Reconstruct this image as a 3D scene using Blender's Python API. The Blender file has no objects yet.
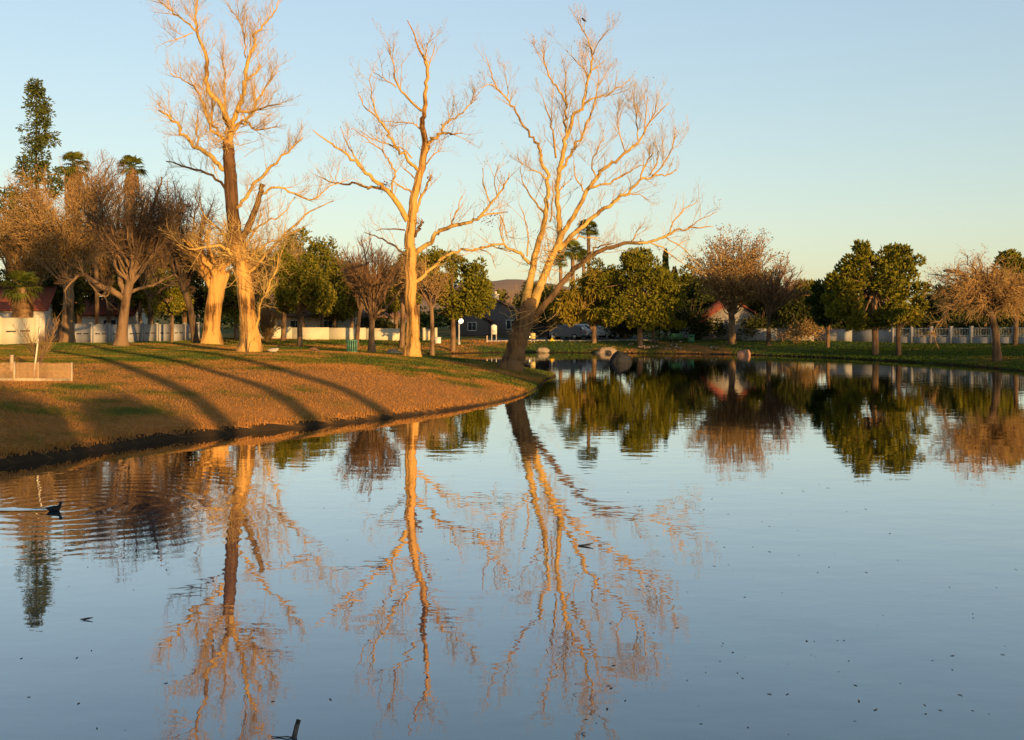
import bpy, bmesh, math, random
import numpy as np
from mathutils import Vector, noise as mnoise

SEED = 7
rng = np.random.default_rng(SEED)
random.seed(SEED)
scene = bpy.context.scene
COL = scene.collection
F, CX, HY, CAMZ = 1100.0, 512.0, 318.0, 3.6      # focal length in px, centre column, horizon row, eye height above the lake
SUN_AZ = np.array([0.50, -0.866])                # horizontal direction towards the sun
SUN_EL = math.radians(6.5)


# ---------------------------------------------------------------- helpers
def P(px, py, Y):
    """world point seen at pixel (px,py) at distance Y"""
    return np.array([(px - CX) / F * Y, Y, CAMZ - (py - HY) / F * Y])


def link(o, parent=None):
    COL.objects.link(o)
    if parent is not None:
        o.parent = parent
    return o


def tag(o, label=None, cat=None, group=None, kind=None):
    if label: o['label'] = label
    if cat: o['category'] = cat
    if group: o['group'] = group
    if kind: o['kind'] = kind
    return o


def empty(name, loc, label, cat, group=None, rz=0.0):
    o = bpy.data.objects.new(name, None)
    o.empty_display_size = 0.3
    o.location = [float(v) for v in loc]
    o.rotation_euler = (0, 0, rz)
    link(o)
    return tag(o, label, cat, group)


class MB:
    """collects geometry and links it as ONE mesh object"""
    def __init__(s):
        s.v, s.q, s.t, s.qm, s.tm, s.n = [], [], [], [], [], 0

    def add(s, verts, quads=None, tris=None, mat=0):
        verts = np.asarray(verts, float).reshape(-1, 3)
        if quads is not None and len(quads):
            q = np.asarray(quads, int).reshape(-1, 4) + s.n
            s.q.append(q); s.qm.append(np.full(len(q), mat))
        if tris is not None and len(tris):
            t = np.asarray(tris, int).reshape(-1, 3) + s.n
            s.t.append(t); s.tm.append(np.full(len(t), mat))
        s.v.append(verts); s.n += len(verts)

    def tube(s, pts, rad, sides=5, mat=0, cap=True, rough=0.0):
        pts = np.asarray(pts, float); rad = np.asarray(rad, float)
        n = len(pts)
        tan = np.gradient(pts, axis=0)
        tan /= np.linalg.norm(tan, axis=1)[:, None] + 1e-9
        m = np.abs(tan.mean(0)); ref = np.zeros(3); ref[int(np.argmin(m))] = 1
        u = np.cross(tan, ref); u /= np.linalg.norm(u, axis=1)[:, None] + 1e-9
        w = np.cross(tan, u)
        a = np.arange(sides) * 2 * math.pi / sides
        r = rad[:, None] * np.ones(sides)[None]
        if rough:
            r = r * (1 + rough * (rng.standard_normal((1, sides)) * .6 + rng.standard_normal((n, sides)) * .4))
        vs = pts[:, None] + r[..., None] * (np.cos(a)[None, :, None] * u[:, None] + np.sin(a)[None, :, None] * w[:, None])
        i = np.arange(n - 1)[:, None] * sides; j = np.arange(sides)[None]; k = (j + 1) % sides
        q = np.stack([i + j, i + k, i + sides + k, i + sides + j], -1).reshape(-1, 4)
        vs = vs.reshape(-1, 3)
        tr = None
        if cap:
            vs = np.vstack([vs, pts[-1:], pts[:1]])
            e = (n - 1) * sides; c = n * sides
            tr = [[e + x, e + (x + 1) % sides, c] for x in range(sides)] + [[(x + 1) % sides, x, c + 1] for x in range(sides)]
        s.add(vs, q, tr, mat)

    def box(s, lo, hi, mat=0, rz=0.0, c=(0, 0, 0)):
        x0, y0, z0 = lo; x1, y1, z1 = hi
        v = np.array([[x0, y0, z0], [x1, y0, z0], [x1, y1, z0], [x0, y1, z0], [x0, y0, z1], [x1, y0, z1], [x1, y1, z1], [x0, y1, z1]], float)
        if rz:
            ca, sa = math.cos(rz), math.sin(rz)
            v = np.stack([v[:, 0] * ca - v[:, 1] * sa, v[:, 0] * sa + v[:, 1] * ca, v[:, 2]], 1)
        s.add(v + np.array(c), [[0, 3, 2, 1], [4, 5, 6, 7], [0, 1, 5, 4], [1, 2, 6, 5], [2, 3, 7, 6], [3, 0, 4, 7]], None, mat)

    def beam(s, a, b, w, h, mat=0):
        """box along a->b, w thick sideways, h tall (a,b at bottom centre)"""
        a = np.array(a, float); b = np.array(b, float)
        d = b - a; d[2] = 0; d /= np.linalg.norm(d) + 1e-9
        n = np.array([-d[1], d[0], 0]) * w / 2; up = np.array([0, 0, h])
        v = [a - n, a + n, b + n, b - n, a - n + up, a + n + up, b + n + up, b - n + up]
        s.add(v, [[0, 1, 2, 3], [4, 7, 6, 5], [0, 4, 5, 1], [1, 5, 6, 2], [2, 6, 7, 3], [3, 7, 4, 0]], None, mat)

    def prism(s, prof, y0, y1, mat=0):
        """profile in x,z (counter-clockwise) pulled along y"""
        n = len(prof); p = np.array(prof, float)
        v = np.vstack([np.c_[p[:, 0], np.full(n, y0), p[:, 1]], np.c_[p[:, 0], np.full(n, y1), p[:, 1]],
                       [[p[:, 0].mean(), y0, p[:, 1].mean()], [p[:, 0].mean(), y1, p[:, 1].mean()]]])
        q = [[i, (i + 1) % n, n + (i + 1) % n, n + i] for i in range(n)]
        t = [[(i + 1) % n, i, 2 * n] for i in range(n)] + [[n + i, n + (i + 1) % n, 2 * n + 1] for i in range(n)]
        s.add(v, q, t, mat)

    def build(s, name, mats, parent=None, smooth=False):
        me = bpy.data.meshes.new(name)
        v = np.vstack(s.v)
        q = np.vstack(s.q) if s.q else np.zeros((0, 4), int)
        t = np.vstack(s.t) if s.t else np.zeros((0, 3), int)
        mi = np.concatenate(s.qm + s.tm) if (s.qm or s.tm) else np.zeros(0, int)
        me.vertices.add(len(v)); me.vertices.foreach_set('co', v.astype(np.float32).ravel())
        lp = np.concatenate([q.ravel(), t.ravel()])
        st = np.concatenate([np.arange(len(q)) * 4, len(q) * 4 + np.arange(len(t)) * 3])
        me.loops.add(len(lp)); me.loops.foreach_set('vertex_index', lp.astype(np.int32))
        me.polygons.add(len(st)); me.polygons.foreach_set('loop_start', st.astype(np.int32))
        for m in (mats if isinstance(mats, (list, tuple)) else [mats]):
            me.materials.append(m)
        me.polygons.foreach_set('material_index', mi.astype(np.int32))
        if smooth:
            me.polygons.foreach_set('use_smooth', np.ones(len(st), bool))
        me.update(calc_edges=True); me.validate()
        return link(bpy.data.objects.new(name, me), parent)


# ---------------------------------------------------------------- materials
def nodes_of(name):
    m = bpy.data.materials.new(name); m.use_nodes = True
    nt = m.node_tree
    return m, nt, nt.nodes['Principled BSDF']


def mat_plain(name, col, rough=.7, var=.15, scale=6.0, metal=0.0, spec=.3, bump=0.0, emit=None):
    m, nt, b = nodes_of(name)
    tc = nt.nodes.new('ShaderNodeTexCoord'); ns = nt.nodes.new('ShaderNodeTexNoise')
    ns.inputs['Scale'].default_value = scale; ns.inputs['Detail'].default_value = 6
    nt.links.new(tc.outputs['Object'], ns.inputs['Vector'])
    rp = nt.nodes.new('ShaderNodeValToRGB')
    rp.color_ramp.elements[0].position = .3; rp.color_ramp.elements[1].position = .7
    rp.color_ramp.elements[0].color = (*[c * (1 - var) for c in col], 1)
    rp.color_ramp.elements[1].color = (*[min(1, c * (1 + var)) for c in col], 1)
    nt.links.new(ns.outputs['Fac'], rp.inputs['Fac']); nt.links.new(rp.outputs['Color'], b.inputs['Base Color'])
    b.inputs['Roughness'].default_value = rough; b.inputs['Metallic'].default_value = metal
    b.inputs['Specular IOR Level'].default_value = spec
    if bump:
        bp = nt.nodes.new('ShaderNodeBump'); bp.inputs['Strength'].default_value = bump; bp.inputs['Distance'].default_value = .05
        nt.links.new(ns.outputs['Fac'], bp.inputs['Height']); nt.links.new(bp.outputs['Normal'], b.inputs['Normal'])
    if emit:
        b.inputs['Emission Color'].default_value = (*emit[0], 1); b.inputs['Emission Strength'].default_value = emit[1]
    return m


def mat_bark(name, dark, light, scale=3.0, stretch=.18, bump=.7):
    m, nt, b = nodes_of(name)
    tc = nt.nodes.new('ShaderNodeTexCoord'); mp = nt.nodes.new('ShaderNodeMapping')
    mp.inputs['Scale'].default_value = (1, 1, stretch)
    ns = nt.nodes.new('ShaderNodeTexNoise'); ns.inputs['Scale'].default_value = scale; ns.inputs['Detail'].default_value = 8; ns.inputs['Roughness'].default_value = .65
    n2 = nt.nodes.new('ShaderNodeTexNoise'); n2.inputs['Scale'].default_value = .5; n2.inputs['Detail'].default_value = 4
    nt.links.new(tc.outputs['Object'], mp.inputs['Vector']); nt.links.new(mp.outputs['Vector'], ns.inputs['Vector'])
    nt.links.new(tc.outputs['Object'], n2.inputs['Vector'])
    ad = nt.nodes.new('ShaderNodeMath'); ad.operation = 'MULTIPLY_ADD'; ad.inputs[1].default_value = .62
    nt.links.new(n2.outputs['Fac'], ad.inputs[0])
    sb = nt.nodes.new('ShaderNodeMath'); sb.operation = 'MULTIPLY'; sb.inputs[1].default_value = .58
    nt.links.new(ns.outputs['Fac'], sb.inputs[0]); nt.links.new(sb.outputs[0], ad.inputs[2])
    rp = nt.nodes.new('ShaderNodeValToRGB')
    rp.color_ramp.elements[0].position = .47; rp.color_ramp.elements[0].color = (*dark, 1)
    rp.color_ramp.elements[1].position = .62; rp.color_ramp.elements[1].color = (*light, 1)
    nt.links.new(ad.outputs[0], rp.inputs['Fac']); nt.links.new(rp.outputs['Color'], b.inputs['Base Color'])
    bp = nt.nodes.new('ShaderNodeBump'); bp.inputs['Strength'].default_value = bump; bp.inputs['Distance'].default_value = .12
    nt.links.new(ns.outputs['Fac'], bp.inputs['Height']); nt.links.new(bp.outputs['Normal'], b.inputs['Normal'])
    b.inputs['Roughness'].default_value = .9; b.inputs['Specular IOR Level'].default_value = .15
    return m


def mat_bark_shade_band(name, dark, light, dark2, light2, z0, z1):
    """bark with a shadow painted as a darker band between two heights, ragged at the edge"""
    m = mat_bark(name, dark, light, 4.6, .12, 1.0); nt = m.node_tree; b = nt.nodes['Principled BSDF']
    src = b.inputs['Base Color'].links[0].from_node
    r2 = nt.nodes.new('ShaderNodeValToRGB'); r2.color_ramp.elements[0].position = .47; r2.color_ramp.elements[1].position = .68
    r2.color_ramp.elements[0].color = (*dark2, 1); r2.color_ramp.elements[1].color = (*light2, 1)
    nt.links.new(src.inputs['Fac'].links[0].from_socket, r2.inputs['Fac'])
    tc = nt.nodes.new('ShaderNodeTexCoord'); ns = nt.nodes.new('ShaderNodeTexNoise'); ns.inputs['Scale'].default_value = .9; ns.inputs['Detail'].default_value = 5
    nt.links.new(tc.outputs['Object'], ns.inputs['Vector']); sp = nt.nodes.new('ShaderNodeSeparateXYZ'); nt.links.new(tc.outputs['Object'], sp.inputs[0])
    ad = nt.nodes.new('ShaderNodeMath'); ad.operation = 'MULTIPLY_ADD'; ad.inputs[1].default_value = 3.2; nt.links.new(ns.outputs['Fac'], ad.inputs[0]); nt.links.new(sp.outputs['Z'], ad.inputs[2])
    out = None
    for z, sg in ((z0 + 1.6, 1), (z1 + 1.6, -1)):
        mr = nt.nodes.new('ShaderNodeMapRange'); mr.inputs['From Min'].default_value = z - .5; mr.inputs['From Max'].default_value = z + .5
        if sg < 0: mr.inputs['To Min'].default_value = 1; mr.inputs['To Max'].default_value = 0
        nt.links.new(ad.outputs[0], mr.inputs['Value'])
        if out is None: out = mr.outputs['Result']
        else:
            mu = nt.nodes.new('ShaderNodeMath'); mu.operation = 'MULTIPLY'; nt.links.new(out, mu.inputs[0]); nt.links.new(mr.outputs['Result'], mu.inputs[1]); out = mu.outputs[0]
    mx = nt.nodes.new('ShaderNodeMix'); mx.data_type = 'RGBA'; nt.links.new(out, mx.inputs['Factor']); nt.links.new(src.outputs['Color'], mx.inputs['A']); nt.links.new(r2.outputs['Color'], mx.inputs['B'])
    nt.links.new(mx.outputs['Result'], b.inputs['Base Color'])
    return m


def mat_leaf(name, cols, scale=.35, trans=.10):
    """colour varies from leaf to leaf and from clump to clump"""
    m, nt, b = nodes_of(name)
    g = nt.nodes.new('ShaderNodeNewGeometry'); tc = nt.nodes.new('ShaderNodeTexCoord')
    ns = nt.nodes.new('ShaderNodeTexNoise'); ns.inputs['Scale'].default_value = scale; ns.inputs['Detail'].default_value = 3
    nt.links.new(tc.outputs['Object'], ns.inputs['Vector'])
    mx = nt.nodes.new('ShaderNodeMix'); mx.data_type = 'FLOAT'; mx.inputs['Factor'].default_value = .55
    nt.links.new(g.outputs['Random Per Island'], mx.inputs['A']); nt.links.new(ns.outputs['Fac'], mx.inputs['B'])
    rp = nt.nodes.new('ShaderNodeValToRGB'); el = rp.color_ramp.elements
    while len(el) < len(cols): el.new(.5)
    for i, c in enumerate(cols):
        el[i].position = .2 + .6 * i / max(1, len(cols) - 1); el[i].color = (*c, 1)
    nt.links.new(mx.outputs['Result'], rp.inputs['Fac']); nt.links.new(rp.outputs['Color'], b.inputs['Base Color'])
    b.inputs['Roughness'].default_value = .75; b.inputs['Specular IOR Level'].default_value = .12
    tr = nt.nodes.new('ShaderNodeBsdfTranslucent'); nt.links.new(rp.outputs['Color'], tr.inputs['Color'])
    ms = nt.nodes.new('ShaderNodeMixShader'); ms.inputs[0].default_value = trans
    nt.links.new(b.outputs[0], ms.inputs[1]); nt.links.new(tr.outputs[0], ms.inputs[2])
    nt.links.new(ms.outputs[0], nt.nodes['Material Output'].inputs['Surface'])
    return m


def mat_ground(name, island=False):
    m, nt, b = nodes_of(name)
    g = nt.nodes.new('ShaderNodeNewGeometry')
    def noise(scale, det, st=(1, 1, 0), rough=.55):
        mp = nt.nodes.new('ShaderNodeMapping'); mp.inputs['Scale'].default_value = st
        n = nt.nodes.new('ShaderNodeTexNoise'); n.inputs['Scale'].default_value = scale; n.inputs['Detail'].default_value = det; n.inputs['Roughness'].default_value = rough
        nt.links.new(g.outputs['Position'], mp.inputs['Vector']); nt.links.new(mp.outputs['Vector'], n.inputs['Vector']); return n
    big = noise(.085, 5, (1, .8, 0)); mid = noise(.45, 6); fine = noise(7, 4, (1, 1, 1), .7)
    mx = nt.nodes.new('ShaderNodeMix'); mx.data_type = 'FLOAT'; mx.inputs['Factor'].default_value = .38
    nt.links.new(big.outputs['Fac'], mx.inputs['A']); nt.links.new(mid.outputs['Fac'], mx.inputs['B'])
    rp = nt.nodes.new('ShaderNodeValToRGB'); el = rp.color_ramp.elements
    el.new(.5); el.new(.6)
    for e, (p, c) in zip(el, [(.42, (.50, .245, .075)), (.50, (.41, .215, .065)), (.55, (.20, .17, .032)), (.61, (.085, .13, .024))]):
        e.position = p; e.color = (*c, 1)
    # the lawn under the trees and on the far shore is greener, the slope by the near water drier
    sp = nt.nodes.new('ShaderNodeSeparateXYZ'); nt.links.new(g.outputs['Position'], sp.inputs[0])
    m1 = nt.nodes.new('ShaderNodeMapRange'); m1.inputs['From Min'].default_value = 46; m1.inputs['From Max'].default_value = 62; m1.inputs['To Min'].default_value = -.045; m1.inputs['To Max'].default_value = .075
    m2 = nt.nodes.new('ShaderNodeMapRange'); m2.inputs['From Min'].default_value = 8; m2.inputs['From Max'].default_value = 30; m2.inputs['To Max'].default_value = .07
    nt.links.new(sp.outputs['Y'], m1.inputs['Value']); nt.links.new(sp.outputs['X'], m2.inputs['Value'])
    a1 = nt.nodes.new('ShaderNodeMath'); a1.operation = 'ADD'; nt.links.new(m1.outputs['Result'], a1.inputs[0]); nt.links.new(m2.outputs['Result'], a1.inputs[1])
    a2 = nt.nodes.new('ShaderNodeMath'); a2.operation = 'ADD'; nt.links.new(mx.outputs['Result'], a2.inputs[0]); nt.links.new(a1.outputs[0], a2.inputs[1])
    nt.links.new(a2.outputs[0], rp.inputs['Fac'])
    # the fine mottling of dead blades and bare soil
    r2 = nt.nodes.new('ShaderNodeValToRGB')
    r2.color_ramp.elements[0].position = .3; r2.color_ramp.elements[0].color = (.76, .72, .68, 1)
    r2.color_ramp.elements[1].position = .7; r2.color_ramp.elements[1].color = (1.16, 1.13, 1.06, 1)
    nt.links.new(fine.outputs['Fac'], r2.inputs['Fac'])
    mc = nt.nodes.new('ShaderNodeMix'); mc.data_type = 'RGBA'; mc.blend_type = 'MULTIPLY'; mc.inputs['Factor'].default_value = 1
    nt.links.new(rp.outputs['Color'], mc.inputs['A']); nt.links.new(r2.outputs['Color'], mc.inputs['B'])
    # wet dark mud below the lip of the bank
    sx = nt.nodes.new('ShaderNodeSeparateXYZ'); nt.links.new(g.outputs['Position'], sx.inputs[0])
    mr = nt.nodes.new('ShaderNodeMapRange'); mr.inputs['From Min'].default_value = .02; mr.inputs['From Max'].default_value = .14
    ad = nt.nodes.new('ShaderNodeMath'); ad.operation = 'MULTIPLY_ADD'; ad.inputs[1].default_value = .3
    nt.links.new(mid.outputs['Fac'], ad.inputs[0]); nt.links.new(sx.outputs['Z'], ad.inputs[2])
    sb = nt.nodes.new('ShaderNodeMath'); sb.operation = 'SUBTRACT'; sb.inputs[1].default_value = .15
    nt.links.new(ad.outputs[0], sb.inputs[0]); nt.links.new(sb.outputs[0], mr.inputs['Value'])
    sn = nt.nodes.new('ShaderNodeSeparateXYZ'); nt.links.new(g.outputs['True Normal'], sn.inputs[0])      # bare earth where the bank is cut steep
    ms_ = nt.nodes.new('ShaderNodeMapRange'); ms_.inputs['From Min'].default_value = .72; ms_.inputs['From Max'].default_value = .90
    nt.links.new(sn.outputs['Z'], ms_.inputs['Value'])
    mm = nt.nodes.new('ShaderNodeMath'); mm.operation = 'MULTIPLY'; nt.links.new(mr.outputs['Result'], mm.inputs[0]); nt.links.new(ms_.outputs['Result'], mm.inputs[1])
    if island: mm.inputs[1].default_value = 1; nt.links.remove(mm.inputs[1].links[0])
    md = nt.nodes.new('ShaderNodeMix'); md.data_type = 'RGBA'; md.inputs['A'].default_value = (.05, .034, .02, 1)
    nt.links.new(mm.outputs[0], md.inputs['Factor']); nt.links.new(mc.outputs['Result'], md.inputs['B'])
    nt.links.new(md.outputs['Result'], b.inputs['Base Color'])
    b.inputs['Roughness'].default_value = .95; b.inputs['Specular IOR Level'].default_value = .1
    bp = nt.nodes.new('ShaderNodeBump'); bp.inputs['Strength'].default_value = .6; bp.inputs['Distance'].default_value = .08
    nt.links.new(fine.outputs['Fac'], bp.inputs['Height'])
    if not island: nt.links.new(bp.outputs['Normal'], b.inputs['Normal'])
    if island:
        tr = nt.nodes.new('ShaderNodeBsdfTranslucent'); nt.links.new(md.outputs['Result'], tr.inputs['Color'])
        ms = nt.nodes.new('ShaderNodeMixShader'); ms.inputs[0].default_value = .3
        nt.links.new(b.outputs[0], ms.inputs[1]); nt.links.new(tr.outputs[0], ms.inputs[2])
        nt.links.new(ms.outputs[0], nt.nodes['Material Output'].inputs['Surface'])
    return m


COOT = P(54, 511, 1100 * CAMZ / (511 - HY))


def mat_water():
    m, nt, b = nodes_of('lake_water')
    g = nt.nodes.new('ShaderNodeNewGeometry')
    def noise(scale, det, st):
        mp = nt.nodes.new('ShaderNodeMapping'); mp.inputs['Scale'].default_value = st
        n = nt.nodes.new('ShaderNodeTexNoise'); n.inputs['Scale'].default_value = scale; n.inputs['Detail'].default_value = det
        nt.links.new(g.outputs['Position'], mp.inputs['Vector']); nt.links.new(mp.outputs['Vector'], n.inputs['Vector']); return n
    def math_(op, a, b_=None, c=None):
        n = nt.nodes.new('ShaderNodeMath'); n.operation = op
        for i, x in enumerate((a, b_, c)):
            if x is None: continue
            if isinstance(x, (int, float)): n.inputs[i].default_value = x
            else: nt.links.new(x, n.inputs[i])
        return n.outputs[0]
    n1 = noise(.9, 3, (.8, 1.2, 1)); n2 = noise(3.2, 2, (.6, 1.4, 1)); n3 = noise(.06, 2, (1, 1, 1))
    calm = math_('MULTIPLY_ADD', n3.outputs['Fac'], 1.6, -.25)       # calmer and livelier patches of the lake
    h = math_('MULTIPLY_ADD', n2.outputs['Fac'], .10, n1.outputs['Fac'])
    h = math_('MULTIPLY', h, calm)
    h = math_('MULTIPLY', h, W_RIPPLE)
    # rings spreading from the swimming coot
    dv = nt.nodes.new('ShaderNodeVectorMath'); dv.operation = 'DISTANCE'
    dv.inputs[1].default_value = (COOT[0] + .2, COOT[1] + .3, 0); nt.links.new(g.outputs['Position'], dv.inputs[0])
    d = dv.outputs['Value']
    wob = math_('MULTIPLY_ADD', n1.outputs['Fac'], 9.0, math_('MULTIPLY', d, 13.0))
    ring = math_('MULTIPLY', math_('SINE', wob), math_('POWER', 2.718, math_('MULTIPLY', d, -.42)))
    h = math_('MULTIPLY_ADD', math_('MULTIPLY', ring, n1.outputs['Fac']), .0034, h)
    # the straight wake behind it
    sp = nt.nodes.new('ShaderNodeSeparateXYZ'); nt.links.new(g.outputs['Position'], sp.inputs[0])
    dy = math_('SUBTRACT', sp.outputs['Y'], float(COOT[1]) + .05)
    rid = math_('POWER', 2.718, math_('MULTIPLY', math_('MULTIPLY', dy, dy), -40.0))
    lef = math_('LESS_THAN', sp.outputs['X'], float(COOT[0]) - .1)
    h = math_('MULTIPLY_ADD', math_('MULTIPLY', rid, lef), -.012, h)
    bp = nt.nodes.new('ShaderNodeBump'); bp.inputs['Strength'].default_value = 1; bp.inputs['Distance'].default_value = 1
    nt.links.new(h, bp.inputs['Height']); nt.links.new(bp.outputs['Normal'], b.inputs['Normal'])
    b.inputs['Base Color'].default_value = (.004, .085, .155, 1)
    b.inputs['Roughness'].default_value = .015; b.inputs['IOR'].default_value = W_IOR
    b.inputs['Specular IOR Level'].default_value = 0
    gl = nt.nodes.new('ShaderNodeBsdfGlossy'); gl.inputs['Roughness'].default_value = .015; nt.links.new(bp.outputs['Normal'], gl.inputs['Normal'])
    lw = nt.nodes.new('ShaderNodeLayerWeight'); lw.inputs['Blend'].default_value = .5; nt.links.new(bp.outputs['Normal'], lw.inputs['Normal'])
    fr = math_('MINIMUM', math_('MULTIPLY', math_('POWER', lw.outputs['Facing'], W_POW), 1.5), 1.0)
    ms = nt.nodes.new('ShaderNodeMixShader'); nt.links.new(fr, ms.inputs[0]); nt.links.new(b.outputs[0], ms.inputs[1]); nt.links.new(gl.outputs[0], ms.inputs[2])
    nt.links.new(ms.outputs[0], nt.nodes['Material Output'].inputs['Surface'])
    return m


W_POW = 3.2
W_RIPPLE, W_IOR = .0085, 1.95
M = {}
M['ground'] = mat_ground('grass_ground'); M['blades'] = mat_ground('grass_blades', True)
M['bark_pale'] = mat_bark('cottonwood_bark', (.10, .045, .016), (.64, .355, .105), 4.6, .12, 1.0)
M['bark_mid'] = mat_bark('furrowed_bark', (.038, .023, .013), (.19, .11, .05))  # darkened so the leaning trunk and low limb carry their shade in the colour
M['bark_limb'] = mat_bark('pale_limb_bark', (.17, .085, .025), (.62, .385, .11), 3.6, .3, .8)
M['bark_shade_band'] = mat_bark_shade_band('shade_banded_bark', (.10, .045, .016), (.64, .355, .105), (.045, .025, .013), (.17, .09, .042), 6.8, 12.6)  # mid-height shadow on the tallest trunk painted as a darker band
M['bark_dark'] = mat_bark('dark_furrowed_bark', (.035, .024, .016), (.15, .095, .055))
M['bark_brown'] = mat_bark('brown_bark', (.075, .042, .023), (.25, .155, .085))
M['twig_pale'] = mat_plain('pale_twigs', (.60, .40, .14), .9, .3, .6)
M['twig_brown'] = mat_plain('brown_twigs', (.32, .19, .07), .9, .35, .6)
M['twig_red'] = mat_plain('reddish_twigs', (.27, .15, .07), .9, .3, .6)
M['twig_dark'] = mat_plain('dark_twigs', (.16, .10, .055), .9, .3, .6)
M['twig_orange'] = mat_plain('orange_twigs', (.46, .275, .095), .9, .3, .6)
M['dead_leaf'] = mat_leaf('dead_leaves', [(.13, .06, .03), (.28, .13, .05), (.38, .2, .08)], 1.0)
M['pine'] = mat_leaf('pine_needles', [(.08, .085, .010), (.165, .16, .015), (.27, .22, .022)], .5)
M['pine_yellow'] = mat_leaf('yellow_green_needles', [(.09, .10, .012), (.16, .155, .018), (.25, .20, .026)], .5)
M['pine_dark'] = mat_leaf('deep_green_needles', [(.022, .04, .010), (.045, .068, .014), (.08, .10, .018)], .5)
M['deodar'] = mat_leaf('blue_green_needles', [(.045, .065, .018), (.09, .11, .026), (.15, .15, .035)], .5)
M['citrus'] = mat_leaf('glossy_leaves', [(.08, .095, .010), (.17, .165, .016), (.34, .23, .03)], .8)
M['willow'] = mat_leaf('weeping_leaves', [(.13, .11, .012), (.25, .19, .02), (.36, .24, .03)], .6)
M['brown_leaf'] = mat_leaf('clinging_brown_leaves', [(.20, .115, .045), (.36, .22, .08), (.46, .31, .125)], .7)
M['hedge'] = mat_leaf('hedge_leaves', [(.022, .032, .008), (.045, .055, .013), (.075, .08, .018)], .8)
M['palm'] = mat_leaf('palm_fronds', [(.07, .095, .015), (.13, .15, .02), (.20, .18, .03)], .8)
M['skirt'] = mat_leaf('dry_palm_skirt', [(.17, .09, .04), (.28, .16, .07), (.36, .22, .1)], .8)
M['cypress'] = mat_leaf('cypress_sprays', [(.01, .018, .008), (.02, .032, .012), (.035, .05, .015)], .8)
M['white_wall'] = mat_plain('painted_block', (.62, .56, .40), .85, .08, .8, bump=.1)
M['grey_wall'] = mat_plain('grey_block', (.36, .35, .34), .85, .08, .8, bump=.1)
M['stucco'] = mat_plain('stucco', (.60, .55, .46), .9, .08, 1.5, bump=.15)
M['stucco_shaded'] = mat_plain('shaded_stucco', (.27, .25, .23), .9, .08, 1.5, bump=.15)  # darker copy of the stucco, putting the white gable wall's shade into its colour
M['stucco_grey_shaded'] = mat_plain('shaded_grey_stucco', (.13, .12, .12), .9, .08, 1.5, bump=.15)  # lowered to put the gable house's shade into its wall colour
M['red_roof'] = mat_plain('red_roof_tiles', (.30, .085, .05), .85, .3, 5, bump=.4)
M['brown_roof'] = mat_plain('brown_roof_tiles', (.20, .11, .075), .85, .3, 5, bump=.4)
M['glass'] = mat_plain('window_glass', (.03, .04, .05), .12, .1, 1, spec=.35)
M['white_trim'] = mat_plain('white_trim', (.75, .73, .68), .6, .06, 2)
M['green_metal'] = mat_plain('green_painted_metal', (.10, .24, .16), .45, .15, 4)
M['bench_green'] = mat_plain('green_bench_boards', (.10, .30, .15), .5, .15, 4)
M['dark'] = mat_plain('dark_iron', (.02, .02, .02), .6, .2, 4)
M['galv'] = mat_plain('galvanised_steel', (.45, .45, .45), .4, .1, 8, metal=.7)
M['pole'] = mat_plain('grey_painted_pole', (.50, .49, .46), .5, .1, 6)
M['globe'] = mat_plain('frosted_globe', (.9, .87, .8), .4, .03, 2, emit=((1, .9, .7), .9))
M['wood_grey'] = mat_bark('weathered_board', (.30, .21, .13), (.52, .40, .26), 6, .3, .3)
M['wire'] = mat_plain('dull_wire', (.58, .37, .19), .7, .2, 8)
M['stake'] = mat_plain('pale_stake', (.72, .64, .48), .7, .1, 6)
M['rock_grey'] = mat_bark('grey_rock', (.08, .075, .08), (.19, .175, .17), 4, 1, .6)
M['rock_dark'] = mat_bark('dark_wet_rock', (.010, .011, .014), (.032, .033, .038), 4, 1, .6)
M['rock_pale'] = mat_bark('pale_rock', (.14, .11, .075), (.32, .25, .165), 4, 1, .5)
M['rock_tan'] = mat_bark('tan_rock', (.13, .095, .065), (.34, .25, .17), 4, 1, .6)
M['rock_red'] = mat_bark('reddish_rock', (.16, .09, .07), (.40, .22, .15), 4, 1, .5)
M['asphalt'] = mat_plain('asphalt', (.05, .05, .052), .9, .2, 3)
M['concrete'] = mat_plain('concrete_kerb', (.42, .40, .36), .9, .12, 3)
M['paint_line'] = mat_plain('road_paint', (.7, .7, .66), .7, .1, 6)
M['tyre'] = mat_plain('tyre_rubber', (.02, .02, .02), .85, .1, 8)
M['rim'] = mat_plain('alloy_rim', (.55, .55, .55), .3, .1, 8, metal=.8)
M['lens'] = mat_plain('lamp_lens', (.8, .8, .78), .15, .05, 8, spec=.6)
M['tail'] = mat_plain('red_lens', (.45, .03, .02), .2, .1, 8, spec=.6)
M['yellow'] = mat_plain('yellow_sign_paint', (.80, .50, .03), .5, .06, 6)
M['soot'] = mat_plain('coot_plumage', (.012, .012, .014), .6, .3, 12)
M['bill'] = mat_plain('ivory_bill', (.75, .7, .62), .5, .05, 12)
M['goose_body'] = mat_plain('grey_brown_plumage', (.13, .095, .065), .8, .3, 9)
M['goose_pale'] = mat_plain('pale_plumage', (.45, .38, .30), .8, .15, 9)
M['goose_dark'] = mat_plain('dark_neck_plumage', (.02, .018, .016), .7, .2, 9)
M['bird_brown'] = mat_plain('brown_plumage', (.16, .09, .05), .8, .3, 9)
M['debris'] = mat_plain('dead_floating_leaf', (.07, .05, .035), .8, .3, 20)
M['hill'] = mat_plain('desert_hillside', (.40, .25, .15), .95, .18, .012)
M['wet_stick'] = mat_bark('wet_stick_bark', (.03, .025, .022), (.22, .19, .16), 12, .4, .4)
M['bed'] = M['ground']

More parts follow.
